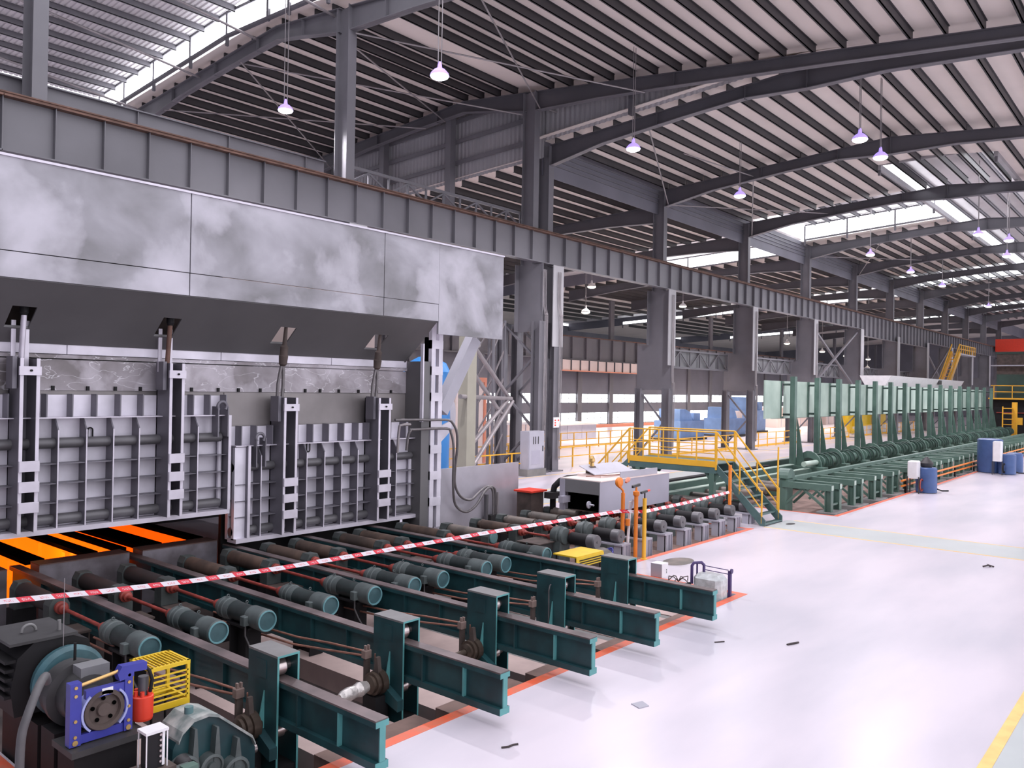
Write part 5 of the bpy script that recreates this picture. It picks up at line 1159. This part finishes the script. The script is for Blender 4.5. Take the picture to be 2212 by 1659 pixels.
t = thing('duct_drum', 'round grey duct end on a dark stand beside the olive post', 'duct', (20.5, 20.2, 0))
MB().lathe((20.45, 20.6, 3.1), (.55, -.83, 0), [(0, .5), (.4, .5), (.41, .02)], 28).build('drum', 'palegrey', t); MB().box(20.0, 20.3, 20.5, 20.8, 0, 4.3).build('stand', 'dark', t)
t = thing('lattice_mast', 'open lattice mast of grey tubes near the olive post', 'mast', (29.6, 26.5, 0))
for x, y in ((29.2, 26), (30.0, 26), (29.2, 27), (30.0, 27)): MB().box(x-.05, x+.05, y-.05, y+.05, 0, 7.4).build('leg', 'steel', t)
for k in range(5):
    z = .6+1.35*k; MB().bar((29.2, 26, z), (30.0, 26, z+1.3), .06, .06).build('lacing_bar', 'tube', t); MB().bar((29.2, 26, z+1.3), (29.2, 27, z), .06, .06).build('lacing_bar', 'tube', t)
cb = thing('control_cabinet', 'pale grey control cabinet on a plinth at the foot of the twin columns', 'cabinet', (30.0, 23.9, 0))
MB().box(29.3, 30.7, 23.85, 24.45, .0, .32).build('plinth', 'slab_grey', cb)
MB().box(29.42, 30.58, 23.9, 24.42, .32, 2.10).build('case', 'palegrey', cb); dr = MB().box(29.45, 30.55, 23.88, 23.9, .36, 2.06).build('door', 'palegrey', cb)
MB().box(30.42, 30.48, 23.86, 23.88, 1.15, 1.4).build('handle', 'darkgrey', dr); MB().box(29.62, 30.25, 23.875, 23.88, .55, 1.2).build('hatch', 'greybox', dr)
for x in (29.75, 29.9, 30.1): MB().box(x-.02, x+.02, 23.86, 23.88, 1.5, 1.85).build('gauge', 'darkgrey', dr)
tag(MB().box(31.9, 32.35, 24.36, 24.4, 2.2, 2.7).build('notice_board', 'white', None, (32.1, 24.38, 2.2)), 'small white notice with red marks fixed on the crane column above the cabinet', 'notice', None, 'thing')
nb = bpy.data.objects['notice_board']
for dx, dz in ((.0, .3), (.0, .18), (.0, .06), (.25, .3)): MB().box(31.98+dx, 32.08+dx, 24.35, 24.36, 2.22+dz, 2.29+dz).build('red_mark', 'redbright', nb)
def rail_run(x0, x1, y, label, kick=True, m='yrail'):
    t = thing('guard_rail', label, 'railing', ((x0+x1)/2, y, 0)); n = max(2, int((x1-x0)/1.5))
    for k in range(n+1): x = x0+(x1-x0)*k/n; MB().box(x-.03, x+.03, y-.03, y+.03, 0, 1.1).build('post', m, t)
    for z in (1.07, .58): MB().box(x0, x1, y-.025, y+.025, z-.025, z+.025).build('rail', m, t)
    if kick: MB().box(x0, x1, y-.01, y+.01, .05, .2).build('toe_board', m, t)
rail_run(25.8, 30.3, 24.4, 'yellow guard rail behind the grey metal panel', False)
for i, (a, c) in enumerate(((33.4, 42.8), (44.8, 54.8), (56.9, 66.8), (69, 79), (81, 91), (93, 103))): rail_run(a, c, 25.4, 'yellow guard rail between crane columns, %s after the control cabinet' % ORD[i], i > 0)
rail_run(34, 60, 33.5, 'long yellow guard rail far across the next bay'); rail_run(24, 33, 28.2, 'yellow guard rail in front of the pale pink house')
def machine(x, y, w, d, h, m, m2, label):
    t = thing('machine', label, 'machine', (x, y, 0))
    MB().box(x, x+w, y, y+d, 0, h*.62).build('body', m, t); b = MB(); b.prism([(x+w*.08, h*.62), (x+w*.62, h*.62), (x+w*.5, h*.9), (x+w*.3, h), (x+w*.08, h)], 'y', y+d*.1, y+d*.9); b.build('top', m, t)
    MB().box(x+w*.66, x+w*.94, y+d*.1, y+d*.8, h*.62, h*.86).build('box', m2, t); MB().box(x-.2, x+w+.2, y-.2, y+d+.2, 0, .15).build('base', 'darkgrey', t)
machine(60.5, 33, 4.2, 2.5, 2.6, 'bluemach', 'bluemach', 'pale blue machine seen through the platform railing'); machine(69.5, 33, 3.6, 2.5, 2.7, 'bluemach', 'pinkbox', 'pale blue and pink machine right of the platform railing')
machine(79, 35, 3.4, 3, 3.6, 'bluemach', 'bluemach', 'tall pale blue machine against the far windows')
for i, (x, w, h, y, m, lab) in enumerate(((37, 9, 1.6, 36, 'pinkbox', 'long pale bench on the floor of the next bay'), (93, 14, 2.3, 38, 'pinkbox', 'long pale pink housing beneath the green panels'), (109, 16, 2.4, 38, 'pinkbox', 'second pale pink housing beneath the green panels, farther along'), (50, 7, 1.2, 39, 'palegrey', 'low pale grey plinth before the far windows'))):
    t = thing('low_housing', lab, 'housing', (x, y, 0)); MB().box(x, x+w, y, y+2.2, 0, h).build('body', m, t); MB().box(x-.1, x+w+.1, y-.1, y+2.3, h, h+.15).build('lid', 'white' if m == 'pinkbox' else 'pinkbox', t)
    for k in range(int(w/2)): MB().box(x+2*k+.9, x+2*k+.98, y-.03, y, .1, h).build('panel_joint', 'greybox', t)
t = thing('yellow_machine', 'yellow wheeled machine glimpsed between the far green uprights', 'machine', (88, 27, 0))
MB().box(86, 97, 27.2, 29, .8, 2.6).build('body', 'yellow', t); MB().lathe((85.6, 27.4, 1.6), (0, -1, 0), [(0, 1.5), (.3, 1.5), (.3, 1.2), (.1, 1.1)], 24).build('wheel', 'yellow', t); MB().box(86, 97, 27, 29.2, 0, .8).build('base', 'white', t)
t = thing('yellow_mast', 'yellow mast and ladder beside the dark mill', 'mast', (87.5, 13, 0))
MB().box(88.0, 88.4, 13.2, 13.6, 0, 3.6).build('mast', 'yrail', t); MB().box(87.4, 87.5, 14.2, 14.3, 0, 3.2).build('post', 'yrail', t)
for k in range(6): MB().box(87.42, 88.1, 13.5, 14.25, .5+.5*k, .56+.5*k).build('rung', 'yrail', t)
# ================================================================ LAMPS
def roof_z(x, y):
    if x < 31.5: return z_hi(y)+.365
    if y > 25.6: return z_far(y)+(.365 if not (56.4 < x < 67 or 92.4 < x < 103) else 1.405)
    if x > 49.5 and 8.5 < y < 14.5: return zr(y)+.225
    if y > 14.5 and (56.4 < x < 67 or 92.4 < x < 103): return zlm(y)+.255
    return z_lo(y)+.365
def lamp(x, y, z, top, label, power, warm=False, s=1.1):
    top = roof_z(x, y)
    t = thing('highbay_lamp', label, 'lamp', (x, y, z), 'highbay lamps hanging from the roof')
    MB().lathe((x, y, z+.02), (0, 0, 1), [(0, .27*s), (.07*s, .25*s), (.17*s, .16*s), (.22*s, .07*s), (.36*s, .05*s), (.40*s, .03*s)], 20).build('shade', 'white' if warm else 'shade', t)
    MB().lathe((x, y, z+.03), (0, 0, -1), [(0, .262*s), (.05*s, .24*s), (.09*s, .16*s), (.105*s, .02)], 20).build('lens', 'lens_warm' if warm else 'lens', t)
    for dx in ((-.07, .07) if top-z > 3 else (0,)): MB().cyl((x+dx, y, z+.36*s), (x+dx*1.2, y, top), .016, 6).build('hanger', 'tube', t)
    if power:
        li = bpy.data.lights.new('lamp_light', 'SPOT'); li.energy = power; li.spot_size = R(150); li.spot_blend = .6; li.shadow_soft_size = .25
        li.color = (1, .88, .78) if warm else (.97, .93, 1.0)
        o = bpy.data.objects.new('lamp_light', li); COL.objects.link(o); o.parent = t; o.location = (0, 0, -.2)
LP = 2400
for i, (x, y, z, tp) in enumerate(((17.5, 18, 13.64, 17.8), (18.4, 27.5, 14.8, 18.8), (28.65, 18, 14.02, 17.4), (38.76, 18, 14.02, 16.5), (59.96, 18, 13.92, 16.5), (70.32, 18, 13.96, 16.5), (80.7, 18, 13.95, 16.4), (102.5, 18.2, 14, 16.4))):
    lamp(x, y, z, tp, 'lit bell-shaped highbay lamp of the row nearest the columns, %s from the hood' % ORD[i], LP if i < 7 else 0)
for i, (x, y, z) in enumerate(((32.8, 10.3, 14.0), (35.8, 10.4, 14.0), (55.8, 10.5, 13.9), (59.6, 9.5, 14.0), (65.2, 10.5, 13.85))):
    lamp(x, y, z, 16.4, 'lit highbay lamp under the roof ridge, %s from the corrugated gable' % ORD[i], LP if i in (1, 2, 4) else 0)
for i, (x, y, z) in enumerate(((52.34, 37, 10.14), (67.92, 37, 11.98), (53.1, 37, 12.22), (92.87, 37, 9.86), (82.64, 37, 11.89), (103.27, 38, 8.62), (95.36, 38, 10.02), (107.17, 38, 9.57), (116.4, 38, 9.4), (126.3, 38, 9.3), (117.5, 38, 8.2), (126, 38, 8.0))):
    lamp(x, y, z, 14.6, 'small lit lamp hanging in the bay beyond the crane girder, %s from the twin columns' % ORD[i], 4500 if i in (0, 1, 2, 3, 4, 6, 8) else 0, True, 1.3)
# hot light coming out of the furnace mouth
for x in (4.2, 6.3):
    li = bpy.data.lights.new('furnace_light', 'POINT'); li.energy = 26; li.color = (1, .30, .03); li.shadow_soft_size = .3
    o = bpy.data.objects.new('furnace_light', li); COL.objects.link(o); o.location = (x, 17.7, .62)
